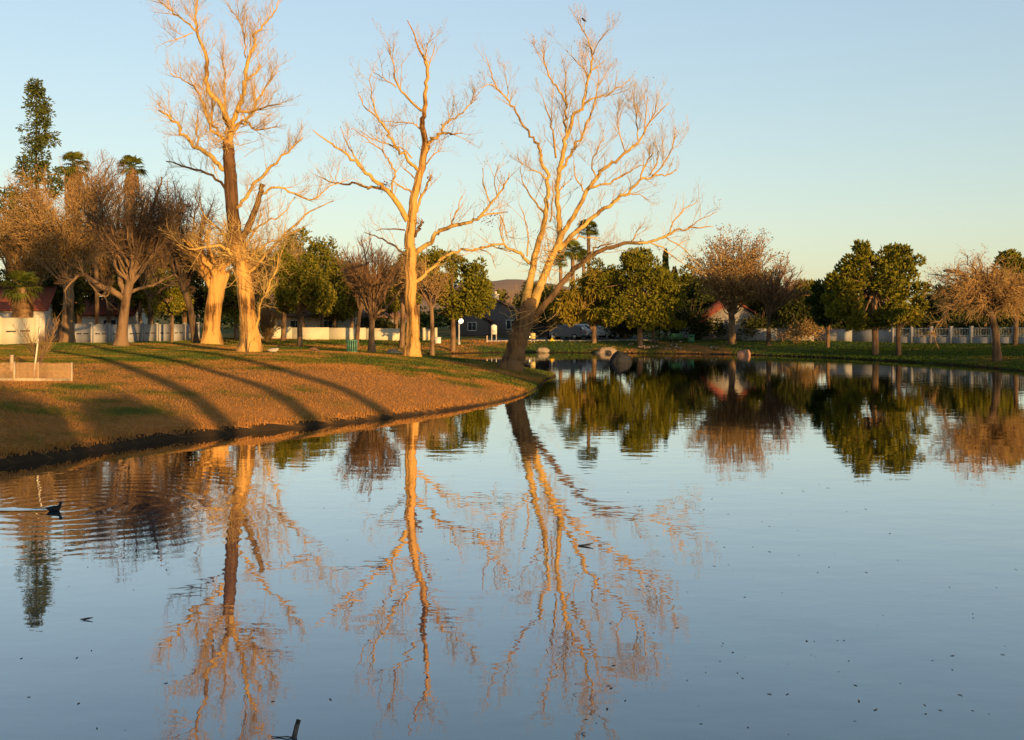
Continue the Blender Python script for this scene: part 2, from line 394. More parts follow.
# ---------------------------------------------------------------- terrain
def wpx(px, py):
    Y = F * CAMZ / (py - HY); return ((px - CX) / F * Y, Y)

shore = [(-17, 12), (-15.5, 22), wpx(0, 466), wpx(65, 457), wpx(155, 442), wpx(205, 437), wpx(265, 431), wpx(340, 424), wpx(400, 417), wpx(460, 409), wpx(512, 399), wpx(538, 388), wpx(547, 380),
         (2.6, 67), (2.6, 69.5), (0.6, 74), (-3.5, 82), (-7.5, 92), (-9.5, 101), (-9, 107), wpx(470, 353.2), wpx(500, 352.5), wpx(530, 352.2), wpx(560, 352.6), wpx(600, 353),
         wpx(640, 353.4), wpx(690, 354), wpx(730, 354.6), wpx(770, 355.6), wpx(820, 357.5), wpx(870, 360), wpx(930, 363.5), wpx(985, 367.5), wpx(1040, 372),
         (45, 68), (58, 50), (66, 25), (50, 4), (20, 2.5), (0, 2.2), (-12, 4)]


def catmull(pts, sub, closed=False):
    p = np.asarray(pts, float); n = len(p); out = []
    rngi = range(n if closed else n - 1)
    for i in rngi:
        if closed: a, b, c, d = p[i - 1], p[i], p[(i + 1) % n], p[(i + 2) % n]
        else: a, b, c, d = p[max(i - 1, 0)], p[i], p[i + 1], p[min(i + 2, n - 1)]
        for k in range(sub):
            t = k / sub
            out.append(.5 * ((2 * b) + (c - a) * t + (2 * a - 5 * b + 4 * c - d) * t * t + (3 * b - a - 3 * c + d) * t ** 3))
    if not closed: out.append(p[-1])
    return np.array(out)

SH = catmull(shore, 4, True)


def sdist(X, Y):
    """distance to the shoreline, positive on land"""
    X = np.atleast_1d(np.asarray(X, float)); Y = np.atleast_1d(np.asarray(Y, float))
    best = np.full(X.shape, 1e9); inside = np.zeros(X.shape, bool)
    n = len(SH)
    for i in range(n):
        ax, ay = SH[i]; bx, by = SH[(i + 1) % n]
        dx, dy = bx - ax, by - ay
        t = np.clip(((X - ax) * dx + (Y - ay) * dy) / (dx * dx + dy * dy + 1e-12), 0, 1)
        best = np.minimum(best, (X - ax - t * dx) ** 2 + (Y - ay - t * dy) ** 2)
        cond = ((ay > Y) != (by > Y)) & (X < (bx - ax) * (Y - ay) / (by - ay + 1e-12) + ax)
        inside ^= cond
    d = np.sqrt(best)
    return np.where(inside, -d, d)


def height(X, Y):
    X = np.atleast_1d(np.asarray(X, float)); Y = np.atleast_1d(np.asarray(Y, float))
    d = sdist(X, Y)
    d = d + .12 * np.sin(X * 1.9 + .7 * np.sin(Y * 1.3)) * np.sin(Y * 1.7 + X * .6) * np.clip(np.abs(d), 0, 1)
    far = np.clip((Y - 84) / 14, 0, 1) * np.ones_like(X); far = np.maximum(far, np.clip((X - 18) / 8, 0, 1))
    A = 1.35 * (1 - far) + .92 * far; w = 5.2 * (1 - far) + 5.0 * far
    lip = (.20 - .12 * np.clip((Y - 31) / 15, 0, 1)) * (1 - far) + .06 * far
    s = np.clip(d / .22, 0, 1); s = s * s * (3 - 2 * s)
    land = lip * s + A * (1 - np.exp(-np.maximum(d, 0) / w)) + .0085 * np.minimum(np.maximum(d, 0), 70)
    land += (.10 * np.sin(X * .21 + 1.1) * np.sin(Y * .17 + .4) + .04 * np.sin(X * .6 + Y * .5)) * np.clip(d / 8, 0, 1)
    r = np.hypot(X, Y)
    land += np.clip((r - 160) / 2000, 0, 1) * 6
    lake = np.maximum(-1.3, .45 * d) - .03
    return np.where(d > 0, land, lake)


def H(x, y): return float(height(x, y)[0])


def ground_hit(px, py, y0=20, y1=260):
    ys = np.arange(y0, y1, .2); xs = (px - CX) / F * ys
    z = CAMZ - (py - HY) / F * ys
    hh = height(xs, ys); ok = (hh >= z) & (hh > 0.02)
    if not ok.any(): return np.array([xs[-1], ys[-1], hh[-1]])
    i = int(np.argmax(ok)); return np.array([xs[i], ys[i], hh[i]])


def on_ground(px, Y):
    x = (px - CX) / F * Y; return np.array([x, Y, H(x, Y)])


def build_ground():
    gx = np.concatenate([-np.geomspace(62, 5000, 36)[::-1], np.arange(-60, -20, .8), np.arange(-20, 6, .28), np.arange(6, 60.01, .6), np.geomspace(62, 5000, 36)])
    gy = np.concatenate([-np.geomspace(12, 3000, 26)[::-1], np.arange(-10, 26, 1.0), np.arange(26, 50, .25), np.arange(50, 76, .4), np.arange(76, 150, .6), np.geomspace(151, 6000, 40)])
    XX, YY = np.meshgrid(gx, gy); Z = height(XX.ravel(), YY.ravel())
    v = np.c_[XX.ravel(), YY.ravel(), Z]
    nx = len(gx); i = np.arange(len(gy) - 1)[:, None] * nx; j = np.arange(nx - 1)[None]
    q = np.stack([i + j, i + j + 1, i + nx + j + 1, i + nx + j], -1).reshape(-1, 4)
    mb = MB(); mb.add(v, q)
    tag(mb.build('ground', M['ground'], smooth=True), kind='structure')
    mb = MB(); mb.add([[-40, -8, 0], [90, -8, 0], [90, 125, 0], [-40, 125, 0]], [[0, 1, 2, 3]])
    tag(mb.build('lake_water', mat_water()), kind='structure')


def build_grass():
    mb = MB()
    def tufts(n, x0, x1, y0, y1, hgt, wid, near=False):
        Y = 1 / rng.uniform(1 / y1, 1 / y0, n); X = rng.uniform(-1, 1, n)
        X = np.where(rng.random(n) < 2, x0 + (X * .5 + .5) * (x1 - x0), X)
        ok = np.abs(X) < Y * .50 + 1.5
        X, Y = X[ok], Y[ok]
        d = sdist(X, Y); ok = d > np.where((Y < 50) & (X < 10), .12, .05); X, Y, d = X[ok], Y[ok], d[ok]
        Z = height(X, Y); n = len(X)
        a = rng.uniform(0, 2 * math.pi, n); s = rng.uniform(.5, 1.25, n) * np.where(d < .5, 1.5, 1)
        wx, wy = np.cos(a) * wid * s / 2, np.sin(a) * wid * s / 2
        lean = rng.normal(0, .35, (n, 2)) * hgt
        h = hgt * s
        v = np.stack([np.c_[X - wx, Y - wy, Z - .01], np.c_[X + wx, Y + wy, Z - .01],
                      np.c_[X + wx * .35 + lean[:, 0], Y + wy * .35 + lean[:, 1], Z + h], np.c_[X - wx * .5 + lean[:, 0], Y - wy * .5 + lean[:, 1], Z + h * .8]], 1)
        q = np.arange(4 * n).reshape(n, 4)
        mb.add(v.reshape(-1, 3), q)
    tufts(300000, -30, 4, 26, 55, .04, .03)
    tufts(210000, -52, 4, 50, 90, .055, .06)
    tufts(90000, -62, 65, 88, 128, .08, .16)
    tufts(40000, 18, 46, 70, 105, .08, .14)
    tag(mb.build('grass', M['blades']), 'short winter grass of mixed tan and green covering the banks', 'grass', kind='stuff')


# ---------------------------------------------------------------- trees
def unit(v): return v / (np.linalg.norm(v) + 1e-9)


def wobble(p0, d, L, n, bend, up):
    """a crooked branch of n segments"""
    pts = [np.array(p0, float)]; d = unit(d); st = L / n
    for _ in range(n):
        d = unit(d + rng.normal(0, bend, 3) + np.array([0, 0, up]))
        pts.append(pts[-1] + d * st)
    return np.array(pts)


def sprout(mb, pts, rad, opt, level=0, mat=1, tips=None):
    """cover a branch with shoots, and those with twigs"""
    seg = np.linalg.norm(np.diff(pts, axis=0), axis=1); L = seg.sum()
    cum = np.concatenate([[0], np.cumsum(seg)])
    sp, lo, hi = opt['space'][level], *opt['len'][level]
    n = int(L / sp * rng.uniform(.55, 1.3) + rng.random())
    t0 = opt['start'] if level == 0 else .12
    for _ in range(n):
        t = rng.uniform(t0, 1) ** .85 * L
        i = min(int(np.searchsorted(cum, t)) - 1, len(seg) - 1); i = max(i, 0)
        f = (t - cum[i]) / (seg[i] + 1e-9)
        p = pts[i] * (1 - f) + pts[i + 1] * f
        tg = unit(pts[i + 1] - pts[i]); r0 = rad[i] * (1 - f) + rad[i + 1] * f
        side = unit(np.cross(tg, rng.normal(0, 1, 3)))
        a = math.radians(rng.uniform(*opt.get('angle', (28, 62))))
        d = unit(tg * math.cos(a) + side * math.sin(a) + np.array([0, 0, opt['up']]))
        l = (lo + (hi - lo) * rng.random() ** 1.7) * (1.15 - .5 * t / L)
        r = min(r0 * .62, opt['r'][level] * rng.uniform(.7, 1.2)); 
        ns = 4 if level == 0 else 3
        pp = wobble(p, d, l, ns, opt.get('bend', .16), opt['curl'])
        rr = np.linspace(r, max(opt['rmin'], r * .25), ns + 1)
        mb.tube(pp, rr, 4 if level == 0 else 3, mat, cap=False)
        if level + 1 < len(opt['space']):
            sprout(mb, pp, rr, opt, level + 1, mat, tips)
        elif tips is not None:
            tips.append(pp[-1]); tips.append(pp[len(pp) // 2])
    if level == 0:
        pass


def leaf_cards(mb, cen, size, flat=0.0, mat=0, aspect=.6, down=0.0):
    n = len(cen); cen = np.asarray(cen)
    d = rng.normal(0, 1, (n, 3)); d[:, 2] -= down; d /= np.linalg.norm(d, axis=1)[:, None]
    e = np.cross(d, rng.normal(0, 1, (n, 3))); e /= np.linalg.norm(e, axis=1)[:, None] + 1e-9
    s = size * rng.uniform(.6, 1.3, n)[:, None]
    a = d * s / 2; b = e * s * aspect / 2
    v = np.stack([cen - a, cen + b, cen + a, cen - b], 1).reshape(-1, 3)
    mb.add(v, np.arange(4 * n).reshape(n, 4), None, mat)


def sprays(mb, cen, dirs, length, width, mat=0):
    """needle sprays: two crossed narrow kites pointing along dirs"""
    cen = np.asarray(cen); n = len(cen)
    d = dirs / (np.linalg.norm(dirs, axis=1)[:, None] + 1e-9)
    for _ in range(2):
        e = np.cross(d, rng.normal(0, 1, (n, 3))); e /= np.linalg.norm(e, axis=1)[:, None] + 1e-9
        L = length * rng.uniform(.6, 1.3, n)[:, None]; W = width * rng.uniform(.7, 1.3, n)[:, None] / 2
        v = np.stack([cen, cen + d * L * .6 + e * W, cen + d * L, cen + d * L * .6 - e * W], 1).reshape(-1, 3)
        mb.add(v, np.arange(4 * n).reshape(n, 4), None, mat)


def clumpy_crown(mb, c, r, nlobe, nspray, lobe=(.20, .34), length=.4, width=.16, up=.5, hollow=.35, shape=None, droop=0.0):
    """rounded clumps of needle sprays filling an ellipsoid (c local centre, r radii)"""
    c = np.array(c); r = np.array(r); rm = r.mean()
    for k in range(nlobe):
        u = unit(rng.normal(0, 1, 3)); rho = rng.uniform(hollow, 1) ** .5
        if shape is not None:
            h = u[2] * rho; f = shape(h); pos = c + np.array([u[0], u[1], u[2]]) * r * rho * np.array([f, f, 1])
        else:
            pos = c + u * r * rho * rng.uniform(.72, 1.02)
        lr = rm * rng.uniform(*lobe)
        n = int(nspray * (lr / rm / .27) ** 2)
        q = rng.normal(0, 1, (n, 3)); q /= np.linalg.norm(q, axis=1)[:, None]
        rr = lr * rng.uniform(.35, 1.0, n)[:, None] ** .6
        pts = pos + q * rr * np.array([1.15, 1.15, .85])
        dirs = q * .7 + rng.normal(0, .45, (n, 3)) + np.array([0, 0, up - droop])
        sprays(mb, pts, dirs, length, width)


def limb_from_px(lp, Y0, depth_k, existing, root):
    """pixel polyline (x,y,r) -> local 3-D points; starts at the depth of the nearest earlier limb"""
    a = np.array(lp, float)
    px, py, pr = a[:, 0], a[:, 1], a[:, 2]
    base = P(px[0], py[0], Y0)
    dY = 0.0
    if existing:
        allp = np.vstack(existing)
        i = np.argmin((allp[:, 0] - base[0]) ** 2 + (allp[:, 2] - base[2]) ** 2)
        dY = allp[i, 1] - Y0
    ln = np.concatenate([[0], np.cumsum(np.hypot(np.diff(px), np.diff(py)))]) / F * Y0
    Ys = Y0 + dY + ln * depth_k
    pts = np.array([P(x, y, yy) for x, y, yy in zip(px, py, Ys)])
    sm = catmull(np.c_[pts, pr / F * Y0], 4)
    p, r = sm[:, :3], np.maximum(sm[:, 3], .015)
    n = len(p)
    jit = rng.normal(0, 1, (n, 3)) * np.where(r > .22, .025, np.minimum(r, .11) * .6)[:, None]; jit[0] = 0
    return p + jit, r


def hero_tree(name, label, Y0, trunk, limbs, opt, trunk_mats, clumps=(), nleaf=0, extra=None, group=None):
    x0 = P(trunk[0][0], trunk[0][1], Y0); root = np.array([x0[0], Y0, H(x0[0], Y0)])
    e = empty(name, root, label, 'tree', group)
    tr = MB(); cr = MB(); ex = []
    tips = []
    p, r = limb_from_px(trunk, Y0, 0.0, [], root)
    p[0, 2] = min(p[0, 2], root[2]) - .35
    ex.append(p)
    mats = [M[k] for k in trunk_mats]
    # furrowed trunk; the banded and mid barks hold shade in their colour
    loc = p - root
    r = r * .88 * (1 + .42 * np.exp(-np.maximum(loc[:, 2], 0) / .38))
    tr.tube(loc, r, 20, 0, True, .13)
    lm = MB()
    for i, lp in enumerate(limbs):
        k = rng.uniform(.15, .55) * (1 if i % 2 else -1)
        mi = 0
        if isinstance(lp, dict): k = lp.get('k', k); mi = lp.get('m', 0); lp = lp['p']
        p, r = limb_from_px(lp, Y0, k, ex, root)
        ex.append(p)
        r = r * .66; lm.tube(p - root, r, 10 if r[0] > .12 else 6, mi, True, .09)
        low = lp[0][1] > 185; oo = dict(opt, space=[opt['space'][0] * 1.9, opt['space'][1] * 1.25, opt['space'][2]]) if low else opt
        sprout(cr, p - root, r, oo, 0, 0, tips)
    tr.build('trunk', mats, e, True)
    lm.build('limbs', [M['bark_limb'], M['bark_mid']], e, True)
    if extra: extra(cr, root, tips)
    cr.build('crown', M[opt['mat']], e)
    if nleaf or clumps:
        lf = MB()
        if nleaf and tips:
            sel = np.array(tips)[rng.integers(0, len(tips), nleaf)] + rng.normal(0, .08, (nleaf, 3))
            leaf_cards(lf, sel, .085)
        for (cx, cy, cr_, n) in clumps:
            c = P(cx, cy, Y0) - root
            pts = c + rng.normal(0, 1, (n, 3)) * cr_ / F * Y0 * .5
            leaf_cards(lf, pts, .12)
        lf.build('dead_leaves', M['dead_leaf'], e)
    return e


HOPT = dict(space=[.29, .19, .19], len=[(.6, 2.6), (.3, 1.2), (.2, .6)], r=[.021, .0105, .0075], rmin=.005, up=.40, curl=.06, start=.10, mat='twig_pale', bend=.085)


def build_heroes():
    # --- the tall tree with broken fork, left
    T2 = [(249.5, 353, 12), (249, 335, 10.3), (248, 318, 9.6), (245, 292, 9), (241, 265, 8.4), (236.5, 242, 7.6), (233, 216, 7.1), (230.5, 182, 6.8), (228.5, 158, 6.4), (228, 141, 5.8)]
    L2 = [
        dict(p=[(228, 146, 4.6), (231, 130, 4.2), (221, 106, 3.8), (209, 90, 3.3), (206, 74, 2.9), (205, 51, 2.5), (196.5, 31.6, 2), (195, 12, 1.5), (198, -2, 1), (200, -14, .5)], k=-.1),
        dict(p=[(196.5, 31.6, 1.6), (181.6, 18.4, 1.4), (167.5, 8, 1), (157, -2, .7), (150, -9, .4)], k=.3),
        [(193, 33, .9), (176, 39.5, .8), (164, 42, .4)],
        dict(p=[(229, 145, 4.4), (233, 122, 4), (239.6, 105, 3.7), (245, 88, 3.3), (246.6, 67, 2.8), (252.8, 46, 2.3), (256, 32, 1.9), (269.5, 19, 1.3), (276.5, 8, .9), (279, -4, .5)], k=.15),
        [(246, 58, 1.2), (244, 35, 1), (239.6, 21, .8), (230, 9, .4)],
        [(247, 80, 2), (261.5, 65, 1.2)],
        [(236, 112, 2.2), (255, 110, 1.6), (264, 107, 1.2), (282, 104, .6)],
        [(233, 126, 2.6), (248, 120, 2.2), (261, 95, 1.6), (276, 67, .7)],
        [(227, 140, 2.8), (211.5, 130, 2.4), (204, 107, 1.9), (196.5, 90, 1.4), (183, 80, 1), (170, 74, .6)],
        [(226, 140, 2.4), (213, 125, 2), (213, 105, 1.7), (209, 92, 1.3)],
        [(230, 135, 2.4), (243, 120, 2), (256, 130, 1.4), (277, 126, .7)],
        [(228, 138, 2.2), (224, 110, 1.8), (226, 80, 1.3), (222, 55, .7)],
        [(224, 170, 3.4), (212, 157, 3.6), (203, 151, 3.3), (185, 137.6, 2.6), (173, 120, 2), (166, 115, 1.6), (158, 110, 1.0)],
        [(197, 147, 1.6), (196, 130, 1.2), (198, 112, .7)],
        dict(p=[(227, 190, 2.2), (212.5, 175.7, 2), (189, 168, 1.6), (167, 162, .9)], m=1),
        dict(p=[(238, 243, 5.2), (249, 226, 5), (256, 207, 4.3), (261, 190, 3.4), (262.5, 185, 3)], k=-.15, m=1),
        [(234, 214, 3), (240, 204, 2.9), (251.6, 188, 2.5), (267, 171, 2.2), (287, 151, 1.6), (303, 138, .8)],
        [(260, 194, 2), (279, 187, 1.8), (298, 195, 1.5), (314, 199, 1.2), (330, 186, .9), (350, 180, .5)],
        [(240, 262, 3), (228, 249, 2.8), (214, 245, 2.2), (195, 249, 1.4), (178, 244, .8)],
        [(243, 280, 3), (258, 262, 2.4), (275, 245, 2), (290, 229, 1.6), (310, 212, 1.1), (334, 201, .6)],
        [(254, 338, 2.2), (259, 312, 1.8), (267, 290, 1.5), (274, 275, 1.2), (282, 250, .8)],
        [(238, 245, 2), (222, 232, 1.5), (205, 215, 1), (195, 196, .6)],
        [(246, 262, 1.8), (262, 246, 1.3), (282, 238, 1), (306, 226, .6)],
        [(246, 235, 1.5), (266, 222, 1.2), (283, 214, .9), (295, 196, .5)],
        [(243, 250, 1.6), (255, 232, 1.3), (262, 214, .9)],
    ]
    def brush2(cr, root, tips):
        # the bristle of shoots around the lower fork and the upper fork
        for (cx, cy, n, L) in ((238, 252, 90, 1.7), (226, 246, 55, 1.6), (254, 258, 45, 1.9), (227, 142, 80, 1.4), (258, 285, 22, 1.3)):
            for _ in range(n):
                s = P(cx + rng.normal(0, 7), cy + rng.normal(0, 10), 66 + rng.normal(0, .5)) - root
                d = np.array([rng.normal(0, .8), rng.normal(0, .8), rng.normal(.3, .5)])
                pp = wobble(s, d, L * rng.uniform(.5, 1.3), 4, .2, .03); rr = np.linspace(.02, .007, 5)
                cr.tube(pp, rr, 3, 0, False); sprout(cr, pp, rr, dict(HOPT, space=[.3], len=[(.3, .8)], r=[.012]), 0, 0, tips)
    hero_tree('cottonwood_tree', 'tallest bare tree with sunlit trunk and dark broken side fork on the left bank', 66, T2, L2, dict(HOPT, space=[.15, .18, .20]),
              ['bark_shade_band'], nleaf=250, extra=brush2)
    # --- the upright tree in the middle
    T3 = [(413, 354, 9.3), (413, 340, 7.8), (412.3, 318, 6.8), (411.5, 290, 6.3), (411, 262, 6), (410.3, 240, 5.8), (412, 219, 5.2), (414.5, 197, 4.8), (420.4, 172.5, 4.1), (424.3, 150, 3.6), (422.6, 126, 3.1), (424, 111, 2.6), (427, 87, 2), (427.5, 67.5, 1.7), (419, 48, 1.2), (413.7, 32, .8), (407.5, 20, .4)]
    L3 = [
        [(427.5, 67, 1.2), (425, 51.6, 1), (430.4, 40, .5)],
        [(427, 72, .9), (433, 55, .7), (435, 44, .4)],
        [(421.6, 111, 1.9), (405, 95.6, 1.6), (396, 81.5, 1.3), (392.6, 60, .9), (387, 42, .4)],
        [(396, 87, 1), (384, 78, .8), (374, 72, .4)],
        [(417.4, 170, 2.6), (405, 157, 2.3), (395.5, 148, 2.1), (387, 132.5, 1.8), (377, 115, 1.4), (371.5, 97, 1), (370, 76, .4)],
        [(379, 118, 1), (366, 108, .8), (358, 92, .4)],
        [(407.5, 221, 4.2), (399, 205, 3.9), (387, 190, 3.4), (374, 180, 2.7), (358.6, 164, 2.1), (344.5, 153, 1.7), (328, 142, 1.2), (313, 130, .6)],
        [(384, 189, 2.4), (369, 188, 2.1), (352.5, 184, 1.7), (334, 183, 1.3), (319, 176, .6)],
        [(391, 194, 1.8), (394, 178, 1.6), (392, 164, 1.4), (386, 156, 1.1), (365, 138, .7), (352, 128, .4)],
        [(367, 174, 1.6), (354.6, 156, 1.2), (346.5, 142, .9), (340, 126, .4)],
        [(412, 158, 1.2), (400, 147, 1), (376, 141, .8), (360, 130, .4)],
        [(423, 132, 1.3), (412, 124, 1.1), (396, 122, .8), (380, 121, .4)],
        [(413, 192, 1.6), (403, 188, 1.3), (392, 180, .9)],
        [(418, 180, 1.2), (408, 172, 1), (402, 168, .6)],
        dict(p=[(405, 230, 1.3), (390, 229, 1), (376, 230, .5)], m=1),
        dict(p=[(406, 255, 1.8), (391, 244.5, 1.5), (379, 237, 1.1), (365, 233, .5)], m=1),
        [(425, 152, 2.8), (430, 142, 2.6), (436, 136, 2.3), (444, 132, 1.9), (452, 134, 1.3), (464, 133, .5)],
        [(441, 133, 1.5), (443.5, 126, 1.4), (448, 122, 1.3), (459, 115, 1.1), (470, 103.5, .9), (475, 86, .4)],
        [(426, 164, 1.2), (434, 155, .9), (444, 147, .4)],
        [(415, 213, 2.3), (420, 199, 2.1), (426.5, 185, 1.7), (431.6, 174, .9)],
        dict(p=[(413, 256, 4), (420, 250, 3.7), (431.6, 239, 3.3), (441.7, 231, 3), (460, 225, 2.6), (478, 218, 2.2), (490, 205, 1.8), (502.5, 189, 1.3), (510, 174, .7)], k=-.25),
        [(478, 217, 1.5), (492, 214, 1.2), (508, 212, .6)],
        [(490, 203, 1), (484, 185, .8), (483, 168, .4)],
        [(497, 196, 1), (494, 180, .7), (499, 163, .4)],
        [(500, 215, 1), (505, 228, .8), (508, 240, .5)],
        dict(p=[(413, 284, 3.2), (420.4, 279, 2.9), (431.6, 268, 2.5), (452, 253.6, 2.1), (472, 249.6, 1.6), (492, 246.5, 1.2), (511, 252, .6)], k=.2),
        [(478, 249, 1), (490, 254, .8), (496, 268, .4)],
        [(450, 229, 1.2), (456, 212, .9), (462, 196, .5)],
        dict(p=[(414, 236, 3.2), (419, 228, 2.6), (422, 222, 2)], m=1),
        [(425, 158, 1.1), (428, 150, 1), (430, 140, .6)],
    ]
    hero_tree('cottonwood_tree', 'upright bare tree with straight golden trunk at the middle of the left bank', 68, T3, L3, dict(HOPT, space=[.32, .21, .21]),
              ['bark_pale'], nleaf=260, clumps=((384, 186, 6, 110), (416, 222, 5, 90), (410, 232, 5, 80), (430, 178, 4, 50), (488, 218, 9, 70)))
    # --- the leaning tree at the tip of the bank
    T4 = [(511, 368, 12.6), (514, 357, 11.2), (518, 342, 11.0), (522, 328, 11.0), (526, 316, 10.6), (529, 306, 9), (531, 300, 7.2)]
    L4 = [
        dict(p=[(524, 318, 8), (525, 303, 6.8), (529, 285, 5.8), (533, 268, 5), (538, 244, 4.4), (545, 218, 3.6), (547, 195, 3.1), (547, 175, 2.7), (542, 159, 2.4), (539, 147, 2.1), (531, 135, 1.8), (518, 116, 1.5), (508.4, 101, 1.3), (497, 87.6, 1.1), (491, 74, .8), (485, 54, .4)], k=-.05),
        dict(p=[(527, 318, 8.5), (535, 300, 7), (541, 284, 6.4), (547, 268, 5.8), (556, 248, 5), (560, 234, 4.4), (558, 212, 3.8), (558, 189, 3.5), (561, 163, 3.2), (566, 140, 3), (572, 124, 2.7), (582, 103, 2.2), (589, 76, 1.7), (591.6, 59, 1.4), (588, 40, 1), (580, 26, .7), (577.5, 15, .4)], k=.04),
        dict(p=[(532, 322, 5.5), (541.6, 309, 5.2), (553, 295, 4.8), (565.4, 279, 4.4), (577, 267, 4), (590, 257, 3.6), (606, 249, 3.2), (627.5, 243.5, 2.7), (640, 242.5, 2.4)], m=1, k=-.12),
        dict(p=[(636, 243, 2.3), (652, 241, 2), (668, 235, 1.7), (684, 229, 1.3), (700, 228, 1), (713, 226, .5)], k=-.1),
        [(497, 88, .9), (489, 84, .7), (481, 88, .4)], [(507, 100, .9), (508, 88, .7), (505, 74, .4)],
        [(556, 158, 1.8), (554, 140, 1.6), (552, 127, 1.4), (546, 106, .8), (541, 95, .4)],
        [(567, 138, 2.2), (566, 122, 2), (566, 101, 1.6), (566, 73, .8)],
        [(566.5, 108, 1.8), (559.5, 91, 1.6), (551, 80, 1.3), (543.5, 59, .9), (544.5, 45, .4)],
        [(582, 103.6, 1.6), (597, 98, 1.4), (608.6, 93, 1.1), (620, 87, .9), (630, 79, .4)],
        [(560, 172, 2.2), (570, 154, 2), (579, 139, 1.8), (588, 122, 1.5), (595, 103, 1.1), (599, 74, .5)],
        [(591, 73, 1), (598, 66, .8), (606, 60, .4)], [(591.6, 57, .9), (597, 46, .7), (605.5, 31, .4)], [(589, 78, .9), (580, 65, .7), (566, 50, .4)],
        dict(p=[(556, 250, 4.2), (566, 226, 3.6), (579, 207, 3.2), (590, 186, 2.8), (602, 172, 2.5), (614, 161, 2.2), (628, 150, 1.8), (640, 140, 1.5), (650, 121, 1.1), (669, 103, .5)], k=-.25),
        [(638, 140, 1.1), (636, 115, .9), (633, 90, .4)], [(644, 134, 1), (648, 96, .4)], [(625, 151, 1), (618, 129, .8), (617, 113, .4)],
        [(650, 121, .8), (656, 108, .6), (657, 92, .4)],
        dict(p=[(558, 252, 4.4), (568, 240, 3.8), (582, 226, 3.3), (597, 214, 3), (614, 201.6, 2.6), (628, 191, 2.2), (641, 181, 1.9), (655, 176, 1.4), (668, 174, 1), (677, 170, .5)], k=.3),
        [(652, 176, 1.2), (665, 162, 1), (672, 148, .8), (676, 131, .4)], [(641, 180, 1.4), (644, 168, 1.3), (653, 153, .9)], [(650, 175, 1.3), (656, 165, 1.2), (659, 151, .9)],
        [(588, 189, 1.8), (600, 185, 1.6), (614, 181, 1.4), (630, 171, 1), (642, 165, .5)],
        [(596, 178, 1.4), (592, 165, 1.1), (597, 150, .8), (604, 136, .4)], [(586, 192, 1.3), (576, 178, 1), (574, 160, .5)],
        [(612, 203, 1.2), (622, 196, 1), (636, 194, .8), (646, 198, .4)],
        [(668, 234, 1.2), (674, 222, 1), (684, 210, .8), (699, 201, .4)], [(688, 228, 1), (700, 220, .7), (716, 212, .4)],
        [(650, 242, 1), (662, 248, .9), (674, 257, .8), (688, 267, .4)], [(666, 237, .9), (684, 250, .7), (702, 267, .4)],
        dict(p=[(577, 268, 1.6), (590, 252, 1.4), (600, 246, 1.2), (614, 243, .6)], m=1), [(632, 243, 1), (637, 232, .8), (645, 222, .5)],
        [(566, 242, 1.6), (580, 237, 1.4), (600, 238, .6)],
        [(533, 264, 2.6), (525, 257, 2.4), (516, 252, 2.1), (499.5, 245, 1.6), (480, 248, 1), (466, 252, .5)],
        [(527, 256, 1.3), (528, 238, 1.1), (527, 226, .9), (519, 204, .4)], [(505, 248, 1.1), (500, 232, .9), (503, 218, .4)],
        [(545, 215, 1.6), (533, 200, 1.3), (524, 186, .9), (520, 168, .4)], [(548, 180, 1.4), (538, 172, 1.1), (526, 170, .5)],
        [(556, 205, 1.4), (563, 188, 1.1), (572, 178, .5)], [(550, 222, 1.2), (553, 200, 1), (553, 180, .5)],
    ]
    def brush4(cr, root, tips):
        for (cx, cy, n, L) in ((545, 265, 60, 1.4), (530, 310, 50, 1.2), (552, 248, 60, 1.2), (512, 316, 14, 1.3), (540, 322, 14, 1.2)):
            for _ in range(n):
                s = P(cx + rng.normal(0, 8), cy + rng.normal(0, 9), 65 + rng.normal(0, .5)) - root
                d = np.array([rng.normal(0, .8), rng.normal(0, .8), rng.normal(.3, .5)])
                pp = wobble(s, d, L * rng.uniform(.5, 1.3), 4, .2, .03); rr = np.linspace(.02, .007, 5)
                cr.tube(pp, rr, 3, 0, False)
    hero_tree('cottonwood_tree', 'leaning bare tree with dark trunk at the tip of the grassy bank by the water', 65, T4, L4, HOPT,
              ['bark_mid'], nleaf=420, extra=brush4, clumps=((640, 245, 7, 40),))


